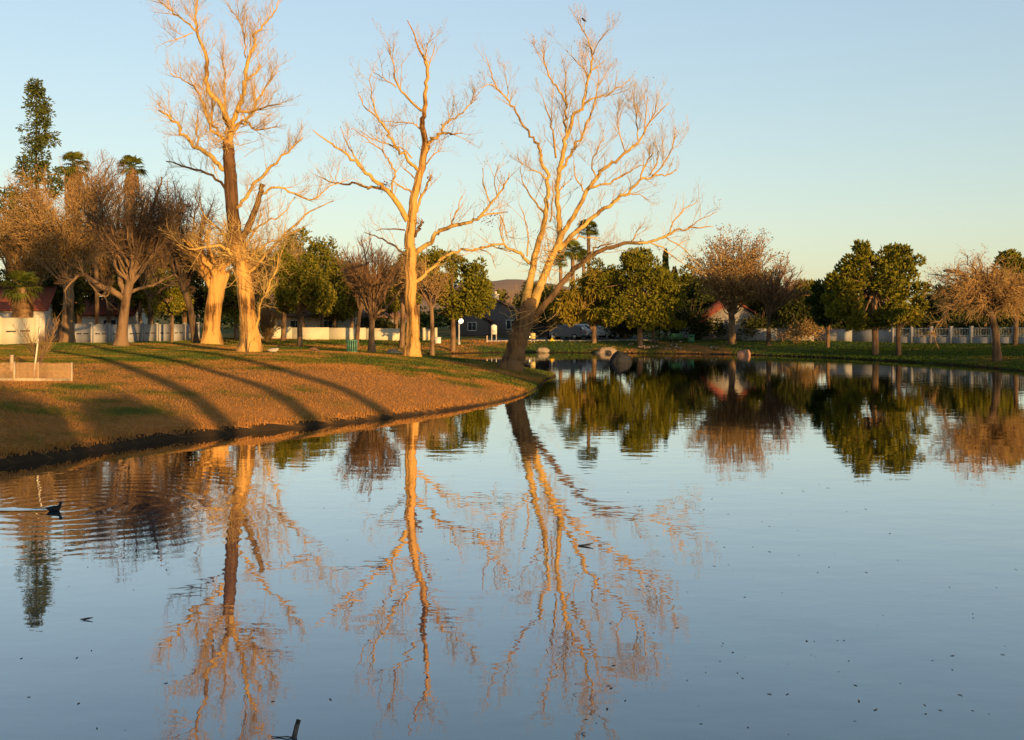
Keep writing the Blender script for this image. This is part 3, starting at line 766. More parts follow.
def bare_tree(name, label, base, tpx, crown, nlimb, opt, bark='bark_brown', group=None, nleaf=0, leaf=None, leafsize=.2, lean=(0, 0), limbs=(), upper=-.15, r0=None, depth=None, twist=.16):
    """generic leafless tree: tpx = trunk polyline in pixels (x,y,r), crown = (cx,cy,rx,ry) in pixels"""
    Y = base[1]; e = empty(name, base, label, 'tree', group)
    tr, cr, tips = MB(), MB(), []
    p = np.array([P(a, b, Y) for a, b, _ in tpx]); r = np.array([c for *_, c in tpx]) / F * Y
    p[0] = base - np.array([0, 0, .3]); sm = catmull(np.c_[p, r], 3)
    p, r = sm[:, :3] - base, sm[:, 3]
    r = r * (1 + .45 * np.exp(-np.maximum(p[:, 2], 0) / .3)); tr.tube(p, r, 13, 0, True, .10)
    for lp in limbs:
        q, ql = limb_from_px(lp, Y, rng.uniform(-.4, .4), [p + base], base)
        tr.tube(q - base, ql, 7, 0, True, .06); sprout(cr, q - base, ql, opt, 0, 0, tips)
    c = P(crown[0], crown[1], Y) - base; R = np.array([crown[2], depth or (crown[2] + crown[3]) / 2, crown[3]]) / F * Y
    for k in range(nlimb):
        u = unit(rng.normal(0, 1, 3))
        if u[2] < upper: u[2] = -u[2] * rng.uniform(.2, 1)
        tgt = c + u * R * rng.uniform(.65, 1.0)
        i = rng.integers(max(1, int(len(p) * .6)), len(p)); s = p[i]
        m = s * .5 + tgt * .5 + np.array([0, 0, .08 if u[2] > 0 else .22]) * np.linalg.norm(tgt - s) * np.array([0, 0, 1]) + rng.normal(0, .06, 3) * np.linalg.norm(tgt - s)
        t = np.linspace(0, 1, 8)[:, None]
        q = (1 - t) ** 2 * s + 2 * t * (1 - t) * m + t ** 2 * tgt
        q[1:-1] += rng.normal(0, .025, (6, 3)) * np.linalg.norm(tgt - s)
        ra = np.linspace((r0 or r[-1] * .6), .03, 8)
        tr.tube(q, ra, 6, 0, False, .05)
        sprout(cr, q, ra, opt, 0, 0, tips)
    tr.build('trunk', M[bark], e, True); cr.build('crown', M[opt['mat']], e)
    if nleaf and tips:
        lf = MB(); sel = np.array(tips)[rng.integers(0, len(tips), nleaf)] + rng.normal(0, .2, (nleaf, 3))
        leaf_cards(lf, sel, leafsize); lf.build('leaves', M[leaf], e)
    return e


def leafy_tree(name, label, base, trunks, blobs, mat, bark='bark_brown', nlobe=40, nspray=110, length=.4, width=.17, up=.5, group=None, lobe=(.17, .36), hollow=.45, droop=0.0, cat='tree', cards=None, depth=.95):
    """evergreen: trunks = list of pixel polylines, blobs = pixel ellipses of the crown"""
    Y = base[1]; e = empty(name, base, label, cat, group)
    tr = MB()
    for tp in trunks:
        p = np.array([P(a, b, Y) for a, b, _ in tp]); r = np.array([c for *_, c in tp]) / F * Y
        if tp is trunks[0]: p[0] = base - np.array([0, 0, .3])
        tr.tube(catmull(p, 3) - base, np.repeat(r, 3)[:3 * (len(r) - 1) + 1], 9, 0, True, .07)
    top = p[-1] - base
    cr = MB()
    for (bx, by, rx, ry) in blobs:
        c = P(bx, by, Y) - base; R = np.array([rx, (rx + ry) / 2 * depth, ry]) / F * Y
        for k in range(9):
            u = unit(rng.normal(0, 1, 3)); tgt = c + u * R * .7
            s = top * rng.uniform(.8, 1); tr.tube([s, (s + tgt) / 2 + [0, 0, .1], tgt], [.10, .06, .03], 5, 0, False)
        w = (rx * ry) / sum(b[2] * b[3] for b in blobs)
        if cards:
            n = int(cards * w); q = rng.normal(0, 1, (n, 3)); q /= np.linalg.norm(q, axis=1)[:, None]
            nl = 26; lob = rng.normal(0, 1, (nl, 3)); lob /= np.linalg.norm(lob, axis=1)[:, None]
            k = rng.integers(0, nl, n)
            pts = c + R * (lob[k] * rng.uniform(.35, .85, nl)[k][:, None] + q * rng.uniform(.1, .34, (n, 1)))
            leaf_cards(cr, pts, length, down=droop)
        else:
            clumpy_crown(cr, c, R, max(5, int(nlobe * w)), nspray, lobe, length, width, up, hollow, droop=droop)
    tr.build('trunk', M[bark], e, True); cr.build('crown', M[mat], e)
    return e


def conifer(name, label, base, top_px, half_px, mat, start=.12, n=26):
    """tall open conifer: whorls of boughs ending in tufts"""
    Y = base[1]; e = empty(name, base, label, 'tree')
    top = P(top_px[0], top_px[1], Y) - base; Hh = top[2]; half = half_px / F * Y
    tr, cr = MB(), MB()
    t = np.linspace(0, 1, 10)[:, None]
    q = top * t; q[0, 2] -= .3; q[:, :2] += rng.normal(0, .05, (10, 2))
    tr.tube(q, np.linspace(.32, .03, 10), 10, 0, True, .06)
    for k in range(n):
        f = start + (1 - start) * (k + rng.uniform(0, 1)) / n; f = min(f, 1.0)
        R = half * (1.02 - f) ** 1.0 * rng.uniform(.7, 1.2)
        for j in range(rng.integers(3, 5)):
            a = rng.uniform(0, 2 * math.pi); o = top * f
            d = np.array([math.cos(a), math.sin(a), rng.uniform(-.15, .35)]); L = max(R * rng.uniform(.6, 1.05), .2)
            b = np.array([o, o + d * L * .55 + [0, 0, .05 * L], o + d * L + [0, 0, -.03 * L]])
            tr.tube(b, [.06, .04, .015], 4, 0, False)
            for m in range(int(2 + L * 1.3)):
                u = rng.uniform(.68, 1.1); c = o + d * L * u + rng.normal(0, .30, 3) * [1, 1, 1.3]
                nn = 40; v = rng.normal(0, 1, (nn, 3)); v /= np.linalg.norm(v, axis=1)[:, None]
                sprays(cr, c + v * rng.uniform(.1, .48, (nn, 1)) * [1.1, 1.1, .9], v * .6 + d * .3 + [0, 0, -.1], .36, .14)
    tr.build('trunk', M['bark_brown'], e, True); cr.build('crown', M[mat], e)
    return e


def palm(name, label, base, crown_px, rpx, rtrunk=.2, nfr=46, skirt=True, group=None):
    Y = base[1]; e = empty(name, base, label, 'palm tree', group)
    top = P(crown_px[0], crown_px[1], Y) - base; R = rpx / F * Y
    tr = MB(); t = np.linspace(0, 1, 14)[:, None]; q = top * t; q[:, 0] += np.sin(t[:, 0] * 2.5) * .12; q[-1] = top; q[0, 2] -= .3
    tr.tube(q, np.linspace(rtrunk * 1.35, rtrunk, 14), 12, 0, True, .05)
    tr.build('trunk', M['bark_brown'], e, True)
    def fan(mb, o, d, L, droop):
        up = np.array([0, 0, 1.]); sd = unit(np.cross(d, up)); nn = unit(np.cross(sd, d))
        mb.tube([o, o + d * L * .5], [.03, .02], 3, 0, False)
        c = o + d * L * .5
        for k in range(11):
            a = (k - 5) / 5 * 1.35
            v = unit(d * math.cos(a) + sd * math.sin(a)); ln = L * .55 * rng.uniform(.85, 1.1)
            w = np.cross(v, nn) * ln * .07
            tip = c + v * ln + np.array([0, 0, -droop * ln])
            mid = c + v * ln * .55 + nn * .03
            mb.add([c, mid + w, tip, mid - w], [[0, 1, 2, 3]])
    cr = MB()
    for k in range(nfr):
        a = rng.uniform(0, 2 * math.pi); el = rng.uniform(-.55, 1.35)
        d = np.array([math.cos(a) * math.cos(el), math.sin(a) * math.cos(el), math.sin(el)])
        fan(cr, top + rng.normal(0, .06, 3), d, R * rng.uniform(.85, 1.15), .35)
    cr.build('crown', M['palm'], e)
    if skirt:
        sk = MB()
        for k in range(110):
            a = rng.uniform(0, 2 * math.pi); z = -abs(rng.normal(0, 1.3)) * R
            d = unit(np.array([math.cos(a) * .5, math.sin(a) * .5, -1]))
            fan(sk, top + [math.cos(a) * rtrunk, math.sin(a) * rtrunk, z], d, R * rng.uniform(.45, .8), .1)
        sk.build('dry_skirt', M['skirt'], e)
    return e


def cypress(name, label, base, top_px, half_px):
    Y = base[1]; e = empty(name, base, label, 'tree')
    top = P(top_px[0], top_px[1], Y) - base; half = half_px / F * Y
    tr = MB(); tr.tube([[0, 0, -.3], top * .5, top * .95], [.16, .1, .03], 8, 0); tr.build('trunk', M['bark_brown'], e, True)
    n = 3500; f = rng.uniform(.04, 1, n); a = rng.uniform(0, 2 * math.pi, n)
    R = half * np.sin(np.clip(f, 0, 1) ** .55 * math.pi) ** .6 * rng.uniform(.5, 1.1, n)
    R = np.where(f > .9, half * (1 - f) * 5, R)
    c = np.c_[np.cos(a) * R, np.sin(a) * R, f * top[2]] + np.c_[top[0] * f, top[1] * f, 0 * f]
    cr = MB(); sprays(cr, c, np.c_[np.cos(a) * .3, np.sin(a) * .3, np.ones(n)], .5, .15)
    cr.build('crown', M['cypress'], e)


def shrub(name, label, base, rx, ry, rz, mat, n=2500, size=.16, group=None, cat='shrub', twigs=0, twigmat='twig_brown'):
    e = empty(name, base, label, cat, group)
    st = MB()
    for k in range(9 + twigs):
        a = rng.uniform(0, 2 * math.pi); el = rng.uniform(.3, 1.4)
        d = np.array([math.cos(a) * math.cos(el) * rx, math.sin(a) * math.cos(el) * ry, math.sin(el) * rz * 1.9])
        pp = np.array([[0, 0, -.1], d * .5 + [0, 0, .15 * rz], d]); pp[1] += rng.normal(0, .05, 3)
        st.tube(pp, [.03, .02, .008], 4, 0, False)
        if twigs > 0: sprout(st, catmull(pp, 3), np.linspace(.03, .01, 7), dict(space=[.14, .2], len=[(.3, .9), (.15, .4)], r=[.012, .008], rmin=.006, up=.2, curl=.02, start=.1), 0, 0)
    st.build('stems', M[twigmat], e)
    if n:
        lob = rng.normal(0, 1, (16, 3)); lob /= np.linalg.norm(lob, axis=1)[:, None]; lob[:, 2] = np.abs(lob[:, 2])
        k = rng.integers(0, 16, n); q = rng.normal(0, .22, (n, 3))
        pts = (lob[k] * rng.uniform(.4, .85, 16)[k][:, None] + q) * [rx, ry, rz] + [0, 0, rz * .5]; pts[:, 2] = np.maximum(pts[:, 2], .05)
        lf = MB(); leaf_cards(lf, pts, size); lf.build('foliage', M[mat], e)
    return e


BOPT = dict(space=[.45, .35], len=[(.8, 2.0), (.4, 1.0)], r=[.03, .018], rmin=.009, up=.3, curl=.06, start=.2, mat='twig_brown', bend=.15)


def build_trees():
    g = ground_hit
    # ---- left bank
    bare_tree('bare_tree', 'spreading bare tree with brown trunk and low left limb in front of the left wall', on_ground(120.5, 75), [(120.5, 348, 6), (122, 330, 5.3), (126, 300, 4.6), (130, 283, 4), (133, 270, 3.4)],
              (137, 226, 66, 52), 34, dict(BOPT, space=[.36, .26, .3], len=[(1, 2.4), (.5, 1.2), (.3, .6)], r=[.035, .02, .012], mat='twig_dark', up=.15, bend=.24), 'bark_brown', r0=.08, nleaf=350, leaf='dead_leaf', leafsize=.12,
              limbs=[[(126, 300, 3.6), (112, 290, 3), (100, 285, 2.6), (84, 275, 2), (74, 280, 1.2), (64, 292, .7)], [(124, 294, 3.2), (118, 270, 2.6), (111, 252, 1.9), (98, 236, 1)],
                     [(133, 270, 3), (122, 248, 2.4), (106, 230, 1.7), (88, 214, 1)], [(133, 272, 3), (142, 244, 2.4), (152, 212, 1.8), (162, 176, .8)],
                     [(128, 294, 2), (144, 287, 1.6), (160, 282, 1.2), (176, 272, .7)], [(84, 275, 1.2), (96, 292, 1), (106, 296, .8), (112, 288, .5)]])
    bare_tree('bare_tree', 'bushy orange leafless tree with pale trunk beside the end of the white block wall', on_ground(67, 96), [(67, 336, 7), (68, 315, 5.6), (69, 295, 5), (66, 270, 4)],
              (60, 228, 66, 72), 60, dict(BOPT, space=[.42, .30], len=[(1, 2.4), (.5, 1.3)], mat='twig_orange', up=.1, curl=.0), 'bark_brown', r0=.09, nleaf=5200, leaf='brown_leaf', leafsize=.16)
    bare_tree('bare_tree', 'slim tall bare tree with pale feathery top between the two left palms', on_ground(97, 112), [(97, 332, 2.2), (97, 290, 2), (95, 240, 1.8), (94, 205, 1.5)],
              (100, 192, 34, 46), 46, dict(BOPT, mat='twig_brown', up=.45, space=[.4, .3]), 'bark_brown', r0=.06, nleaf=700, leaf='brown_leaf', leafsize=.14)
    conifer('conifer_tree', 'tall narrow conifer with open tufted top at the far left', on_ground(36, 118), (36, 82), 58, 'deodar', n=24)
    leafy_tree('evergreen_tree', 'dense dark green tree behind the white wall at the left edge', on_ground(8, 108), [[(8, 335, 3), (8, 300, 2.5), (8, 260, 2)]], [(4, 225, 22, 34), (20, 285, 22, 26)], 'pine_dark', nlobe=36)
    palm('fan_palm', 'short fan palm with drooping fronds above the white wall at the left edge', on_ground(21, 88), (22, 288), 21, .28, 40, True)
    palm('fan_palm', 'fan palm with red brown trunk beside the tall conifer', on_ground(78, 125), (74, 166), 17, .35, 50)
    palm('fan_palm', 'fan palm with bright top between spreading tree and tallest tree', on_ground(131, 135), (132, 168), 15, .32, 50)
    bare_tree('bare_tree', 'dark leaning leafless tree just left of the thick pale trunk', on_ground(196, 88), [(197, 336, 3.4), (191, 312, 3), (185, 292, 2.8), (180, 270, 2.4)],
              (182, 222, 42, 46), 22, dict(BOPT, space=[.4, .3, .4], len=[(1, 2.2), (.5, 1.2), (.3, .6)], r=[.035, .02, .012], mat='twig_dark', up=.12, bend=.25), 'bark_dark', r0=.12,
              limbs=[[(186, 292, 2.2), (178, 281, 1.8), (168, 284, 1.4), (155, 296, .8)], [(188, 300, 2), (182, 284, 1.6), (196, 290, 1)]])
    bare_tree('bare_tree', 'bare tree with thick pale lit trunk and cut brushy crown behind the tallest tree', on_ground(211, 86), [(210, 336, 9.6), (212, 318, 8.2), (215, 296, 7.8), (219, 274, 7.6)],
              (212, 252, 36, 34), 30, dict(BOPT, space=[.3, .25], len=[(.8, 2), (.4, 1)], mat='twig_brown', up=.15, bend=.24), 'bark_pale', r0=.2, nleaf=500, leaf='dead_leaf', leafsize=.13,
              limbs=[[(213, 300, 5), (222, 285, 5), (226, 272, 4)]])
    leafy_tree('evergreen_tree', 'small round glossy green tree in front of the wall left of the dark leaning trunk', on_ground(172, 108), [[(172, 335, 1.6), (172, 318, 1.5), (172, 305, 1.2)]], [(172, 300, 20, 22), (160, 285, 14, 16)], 'citrus', cards=9000, length=.26)
    leafy_tree('evergreen_tree', 'tall dark green tree behind the leaning dark trunk', on_ground(185, 122), [[(185, 334, 2.4), (184, 300, 2), (184, 270, 1.5)]], [(176, 255, 30, 40), (202, 285, 22, 34)], 'hedge', cards=12000, length=.34)
    leafy_tree('evergreen_tree', 'dark green tree behind the red roofed house on the left', on_ground(120, 128), [[(120, 334, 2.4), (120, 300, 2), (120, 270, 1.5)]], [(112, 268, 34, 40), (148, 290, 26, 30)], 'hedge', cards=14000, length=.36)
    shrub('willow_bush', 'round tan leafless bush in front of the low house right of the tallest trunk', on_ground(267, 112), 2.0, 1.8, 2.6, 'dead_leaf', 500, .12, twigs=60, twigmat='twig_brown')
    leafy_tree('citrus_tree', 'round yellow green tree with short lit trunk on the lawn right of the tallest tree', on_ground(300, 100), [[(300, 335, 2.6), (299.5, 322, 2.3), (299, 310, 2)]], [(301, 285, 28, 34), (320, 294, 18, 24), (283, 264, 14, 18), (286, 302, 14, 16)], 'citrus', cards=19000, length=.24)
    leafy_tree('evergreen_tree', 'green pine behind the round yellow green tree', on_ground(306, 135), [[(296, 334, 2.6), (298, 300, 2), (300, 270, 1.5)]], [(304, 256, 28, 28), (284, 268, 22, 22), (322, 275, 14, 18)], 'pine', nlobe=50)
    leafy_tree('evergreen_tree', 'low olive green tree behind the wall left of the reddish bare tree', on_ground(335, 140), [[(335, 332, 2), (335, 310, 2), (335, 300, 1.5)]], [(332, 296, 30, 26)], 'pine_yellow', nlobe=30)
    bare_tree('bare_tree', 'vase shaped reddish bare tree beside the green slatted bin', on_ground(372, 84), [(372, 349, 3.6), (371.5, 334, 3), (372, 320, 2.8), (369, 308, 2.6)],
              (371, 274, 38, 40), 60, dict(BOPT, space=[.4, .3], len=[(.8, 1.8), (.3, .9)], mat='twig_red', up=.5), 'bark_brown', r0=.05, upper=-.1,
              limbs=[[(372, 320, 2), (379, 313, 1.7), (388, 306, 1.3), (400, 290, .8)]])
    bare_tree('bare_tree', 'slanting bare tree in shade behind the green slatted bin', on_ground(356, 105), [(356, 334, 2.2), (359, 318, 2), (362, 304, 1.8)],
              (362, 278, 26, 30), 22, dict(BOPT, mat='twig_red', up=.4), 'bark_dark', r0=.08)
    bare_tree('bare_tree', 'brown bare tree with fine hanging twigs just right of the upright golden trunk', on_ground(432, 108), [(432, 337, 2.4), (432, 318, 2), (430, 300, 1.8)],
              (424, 285, 30, 28), 30, dict(BOPT, mat='twig_orange', up=.0), 'bark_brown', r0=.08, nleaf=1800, leaf='brown_leaf', leafsize=.18)
    leafy_tree('pine_tree', 'green pine with a lit trunk behind the upright golden tree', on_ground(453, 112), [[(453, 337, 2.6), (453, 325, 2.4), (453, 305, 2)]], [(458, 283, 31, 32), (445, 266, 18, 18), (476, 300, 18, 22), (446, 308, 20, 14)], 'pine', nlobe=64)
    shrub('sapling_bush', 'thin leafless sprouts at the foot of the tallest tree', on_ground(247, 59), .75, .5, 1.5, 'dead_leaf', 0, twigs=-3, twigmat='twig_dark', cat='sapling')
    for (x, y, Y, rx, ry, n, m, lab) in ((30, 240, 101, 46, 66, 54, 'twig_orange', 'rusty brushy bare tree beside the tall conifer'), (108, 222, 122, 42, 66, 50, 'twig_orange', 'rusty tall bare tree behind the spreading bare tree'),
                                  (150, 222, 110, 36, 62, 48, 'twig_brown', 'dark fine twigged bare tree between the spreading tree and the dark leaning trunk'), (252, 262, 104, 34, 34, 34, 'twig_orange', 'rusty brushy bare tree directly behind the tallest trunk'),
                                  (283, 258, 116, 26, 34, 26, 'twig_pale', 'straw coloured bare tree behind the round yellow green tree'), (402, 282, 112, 24, 30, 26, 'twig_red', 'reddish bare tree seen on both sides of the upright golden trunk')):
        bare_tree('bare_tree', lab, on_ground(x, Y), [(x, 333, 2.6), (x + 1, 312, 2.2), (x, 296, 1.9)], (x, y, rx, ry), n, dict(BOPT, mat=m, space=[.42, .32], up=.2), 'bark_brown', r0=.06, nleaf=900, leaf='brown_leaf', leafsize=.15)
    # ---- far shore
    leafy_tree('weeping_tree', 'yellow green weeping tree beside the parked cars', on_ground(594, 120), [[(593, 340, 2.6), (594, 330, 2.4), (595, 315, 2)], [(594, 332, 1.6), (586, 318, 1.4), (578, 305, 1)]], [(594, 296, 26, 28), (568, 302, 16, 22), (605, 285, 20, 20)], 'willow', nlobe=80, length=.55, width=.14, up=0, droop=1.1)
    leafy_tree('pine_tree', 'largest bright green pine at the middle of the far shore with a lit trunk', on_ground(640, 117.5), [[(640, 339, 3), (640, 329, 2.6), (639, 305, 2.2), (640, 270, 1.5)]], [(641, 283, 34, 34), (660, 302, 24, 22), (634, 262, 17, 14), (616, 295, 20, 27), (640, 316, 28, 13), (674, 318, 12, 11), (612, 316, 16, 11)], 'pine', nlobe=105, nspray=130)
    leafy_tree('pine_tree', 'small leaning green pine at the right foot of the largest pine', on_ground(653, 122), [[(652, 338, 1.3), (654, 325, 1.2), (660, 312, 1)]], [(664, 300, 18, 16)], 'pine_yellow', nlobe=18)
    leafy_tree('evergreen_tree', 'dark tree behind the largest pine and the weeping tree', on_ground(612, 135), [[(612, 336, 2), (612, 310, 2), (612, 290, 1.5)]], [(608, 282, 22, 26)], 'pine_yellow', nlobe=30)
    cypress('cypress_tree', 'taller thin dark cypress behind the largest pine', on_ground(666, 140), (665.5, 252), 4)
    cypress('cypress_tree', 'shorter thin dark cypress right of the largest pine', on_ground(675, 136), (674.5, 270), 4.5)
    leafy_tree('evergreen_tree', 'olive green tree between the cypress and the brown leaved tree', on_ground(690, 140), [[(690, 336, 2), (690, 310, 2), (690, 290, 1.5)]], [(690, 292, 17, 24)], 'pine_yellow', nlobe=26)
    bare_tree('brown_leaved_tree', 'broad round tree with thin brown leaves on the far shore', on_ground(732, 116), [(732, 337, 3.6), (732, 322, 3.2), (731, 310, 3)],
              (735, 274, 54, 46), 105, dict(BOPT, space=[.5, .4], len=[(.8, 1.9), (.4, 1.0)], mat='twig_brown', up=.25), 'bark_brown', r0=.06, upper=-.5, nleaf=13000, leaf='brown_leaf', leafsize=.22)
    bare_tree('bare_tree', 'smaller grey bare tree at the right of the broad brown leaved tree', on_ground(769, 112), [(767, 337, 2.4), (769, 322, 2), (771, 312, 1.8)],
              (782, 292, 36, 37), 60, dict(BOPT, mat='twig_red', up=.35), 'bark_dark', r0=.08)
    shrub('low_bush', 'orange brown bush by the far wall under the grey bare tree', on_ground(797, 114), 2.6, 2, 1.7, 'brown_leaf', 2600, .2)
    leafy_tree('evergreen_tree', 'yellow green tree behind the far wall right of the grey bare tree', on_ground(810, 130), [[(810, 336, 2), (810, 312, 2), (810, 300, 1.5)]], [(806, 300, 18, 20)], 'pine_yellow', nlobe=24)
    leafy_tree('pine_tree', 'small dark pine left of the large right hand pine', on_ground(828, 107), [[(827, 341, 1.8), (828, 330, 1.6), (831, 315, 1.4)]], [(832, 303, 20, 24), (842, 318, 15, 12), (820, 312, 11, 14)], 'pine_dark', nlobe=40)
    leafy_tree('pine_tree', 'large dense pine with an orange lit trunk on the right shore', on_ground(876, 97), [[(876, 343, 3.4), (875, 330, 3.2), (874, 310, 2.8), (874, 280, 2)]], [(875, 286, 38, 34), (860, 262, 26, 17), (902, 266, 22, 19), (846, 282, 17, 22), (888, 284, 24, 28), (908, 296, 22, 24), (866, 318, 32, 13), (895, 316, 26, 13), (838, 300, 14, 20)], 'pine', nlobe=105, nspray=120)
    leafy_tree('evergreen_tree', 'small dark rounded tree with orange tips right of the large right hand pine', on_ground(899, 94), [[(898, 345, 2.6), (898, 335, 2.3), (899, 325, 2)]], [(903, 315, 18, 13)], 'citrus', cards=4500, length=.24, bark='bark_dark')
    bare_tree('bare_tree', 'weeping golden leafless tree on the right shore in front of the rail fence', on_ground(997, 82), [(999, 351, 4.4), (996, 335, 4), (992, 318, 3.6), (988, 300, 3)],
              (980, 294, 58, 46), 75, dict(BOPT, space=[.26, .20], len=[(.8, 1.9), (.4, 1)], mat='twig_orange', up=-.15, curl=-.03), 'bark_dark', r0=.07, upper=-.5, nleaf=2500, leaf='brown_leaf', leafsize=.13,
              limbs=[[(990, 310, 2.6), (972, 300, 2), (955, 302, 1.6), (942, 318, 1.1), (932, 334, .6)], [(988, 300, 2.4), (965, 275, 1.8), (945, 270, 1.2)]])
    leafy_tree('pine_tree', 'dark green pine behind the weeping golden tree at the right edge', on_ground(1015, 98), [[(1015, 344, 2.6), (1016, 320, 2.4), (1016, 290, 2)]], [(1016, 280, 22, 30)], 'pine', nlobe=40)
    # palms far behind
    for (x, y, Y, r, lab) in ((572, 252, 165, 12, 'wide fan palm directly behind the leaning tree limbs'), (588, 230, 170, 10, 'tallest far fan palm seen between the leaning tree limbs'),
                              (583, 257, 185, 7, 'small far fan palm between the wide and the tallest palms'), (560, 262, 180, 7, 'far fan palm close to the leaning trunk')):
        palm('fan_palm', lab, on_ground(x, Y), (x, y), r * 1.25, .26, 54, False)
    # unseen trees added on the near shore to lay long shadows on the banks
    for (x, y, hh, r) in ((-6, -9, 6.2, 2.6), (-1, -10, 6.6, 2.6), (4, -9, 6.4, 2.7), (8.5, -9, 6.5, 2.6), (13, -9, 6.3, 2.5), (38.5, -3, 15.5, 3.6), (71, -2, 12.6, 3.6), (76, -4, 13.6, 4.0), (81, -2, 13.8, 4.0), (86, -4, 14.6, 4.4), (91, -2, 15.6, 4.4), (96, -4, 17, 4.6), (101, -2, 17.4, 4.6), (107, -3, 17.6, 4.6), (-3.5, -13, 6.0, 2.8), (1.5, -13, 6.2, 2.8), (6.5, -13, 6.2, 2.8), (11, -13, 6.0, 2.6)):
        e = empty('shadow_caster_tree', (x, y, H(x, y)), 'unseen leafy tree added on the near shore to cast shade', 'tree', 'added shade-casting trees on the near shore')
        tr = MB(); tr.tube([[0, 0, -.3], [.05, 0, hh * .3], [0, .1, hh * .75]], [.28, .22, .08], 10, 0); tr.build('trunk', M['bark_brown'], e, True)
        n = 5200; lob = rng.normal(0, 1, (26, 3)); lob /= np.linalg.norm(lob, axis=1)[:, None]; kk = rng.integers(0, 26, n)
        pts = (lob[kk] * rng.uniform(.3, .85, 26)[kk][:, None] + rng.normal(0, .16, (n, 3))) * [r, r, hh * .46] + [0, 0, hh * .52]
        cr = MB(); leaf_cards(cr, pts, .42); cr.build('crown', M['pine_dark'], e)
    for (x, y, hh) in ((14.8, -7, 22), (19.6, -9, 22.5), (21.6, -6, 22)):
        e = empty('shadow_caster_tree', (x, y, H(x, y)), 'unseen tall slim tree with a high crown casting shadow stripes from the near shore', 'tree', 'added slim shade-casting trees on the near shore')
        tr = MB(); tr.tube([[0, 0, -.3], [.1, 0, hh * .3], [-.1, .1, hh * .6], [0, .1, hh * .95]], [.42, .36, .3, .08], 10, 0); tr.build('trunk', M['bark_brown'], e, True)
        n = 1500; pts = rng.normal(0, .5, (n, 3)) * [1.3, 1.3, 1.8] + [0, 0, hh * .92]
        cr = MB(); leaf_cards(cr, pts, .4); cr.build('crown', M['pine_dark'], e)
    # far wood: one mass behind the houses
    mb = MB()
    for k in range(150):
        Y = rng.uniform(175, 215); x = rng.uniform(-.52, .52) * Y; z = H(x, Y)
        pxx = x / Y * F + CX
        top = rng.uniform(2.6, 4.6) + (1.0 if pxx < 330 else 0)
        n = 300; lob = rng.normal(0, 1, (8, 3)); lob /= np.linalg.norm(lob, axis=1)[:, None]
        kk = rng.integers(0, 8, n)
        pts = (lob[kk] * .6 + rng.normal(0, .25, (n, 3))) * [3.2, 3, top * .5] + [x, Y, z + top * .5]
        leaf_cards(mb, pts, .7)
    tag(mb.build('distant_wood', M['pine_dark']), 'far belt of dark trees behind the houses', 'trees', kind='stuff')
    for (x, y, Y, rx, ry, m, lab) in ((322, 276, 136, 30, 38, 'pine_yellow', 'tall yellow green tree behind the round yellow green tree on the lawn'), (480, 300, 152, 26, 20, 'pine_yellow', 'olive tree just left of the grey gable house roof'), (418, 272, 138, 26, 32, 'pine', 'green pine directly behind the upright golden trunk'), (90, 262, 132, 30, 44, 'pine_yellow', 'olive tree behind the two left palms'), (985, 296, 118, 34, 30, 'pine', 'green tree behind the weeping golden tree and the rail fence'), (754, 296, 134, 30, 30, 'pine_yellow', 'olive tree behind the broad brown leaved tree'),
                                    (236, 292, 120, 30, 30, 'pine_yellow', 'olive green tree behind the thick pale trunk and the tallest trunk'), (262, 276, 132, 26, 34, 'pine', 'green tree behind the tallest trunk and the tan bush'), (352, 290, 128, 24, 30, 'pine_yellow', 'yellow green tree behind the vase shaped reddish tree'),
                                    (396, 292, 134, 26, 28, 'pine_yellow', 'olive green tree behind the upright golden trunk'), (140, 282, 116, 26, 34, 'pine_yellow', 'olive tree behind the trunk of the spreading bare tree'), (60, 292, 110, 26, 30, 'hedge', 'dark shady tree behind the bushy orange tree'),
                                    (536, 300, 150, 22, 22, 'pine_yellow', 'olive tree behind the fork of the leaning trunk'), (704, 302, 134, 24, 24, 'hedge', 'dark tree between the white gable house and the largest pine'), (790, 306, 128, 28, 22, 'hedge', 'dark low tree behind the grey bare tree'), (948, 304, 120, 34, 25, 'hedge', 'dark low tree behind the rail fence and the weeping golden tree'), (860, 312, 126, 34, 20, 'hedge', 'dark low tree behind the large right hand pine')):
        leafy_tree('evergreen_tree', lab, on_ground(x, Y), [[(x, 334, 2), (x, 318, 1.8), (x, y, 1.4)]], [(x, y, rx, ry), (x - rx * .5, y + ry * .3, rx * .6, ry * .6), (x + rx * .5, y + ry * .2, rx * .6, ry * .6)], m, cards=9000, length=.36)
    for (x, Y, rx, rz, lab) in ((660, 128, 3.4, 2.2, 'dark hedge directly behind the green bench'), (690, 128, 3.4, 2.6, 'dark hedge behind the upright green bin'), (706, 126, 2.2, 1.9, 'dark hedge left of the white gable house'),
                                (760, 122, 2.6, 1.8, 'dark shrub under the red roof edge'), (628, 130, 3, 1.8, 'dark hedge behind the largest pine trunk'), (385, 138, 4, 1.8, 'dark hedge behind the wall at the reddish tree'),
                                (530, 150, 4, 2.0, 'dark hedge behind the leaning trunk'), (915, 116, 3.6, 1.9, 'dark hedge behind the rail fence near the large pine'), (960, 113, 3.2, 1.7, 'dark hedge behind the middle of the rail fence'), (1010, 108, 3, 1.9, 'dark hedge behind the rail fence at the right edge'),
                                (850, 121, 3.4, 1.4, 'dark hedge behind the white wall left of the large pine')):
        shrub('hedge_bush', lab, on_ground(x, Y), rx, 1.6, rz, 'hedge', 3200, .26, cat='hedge')
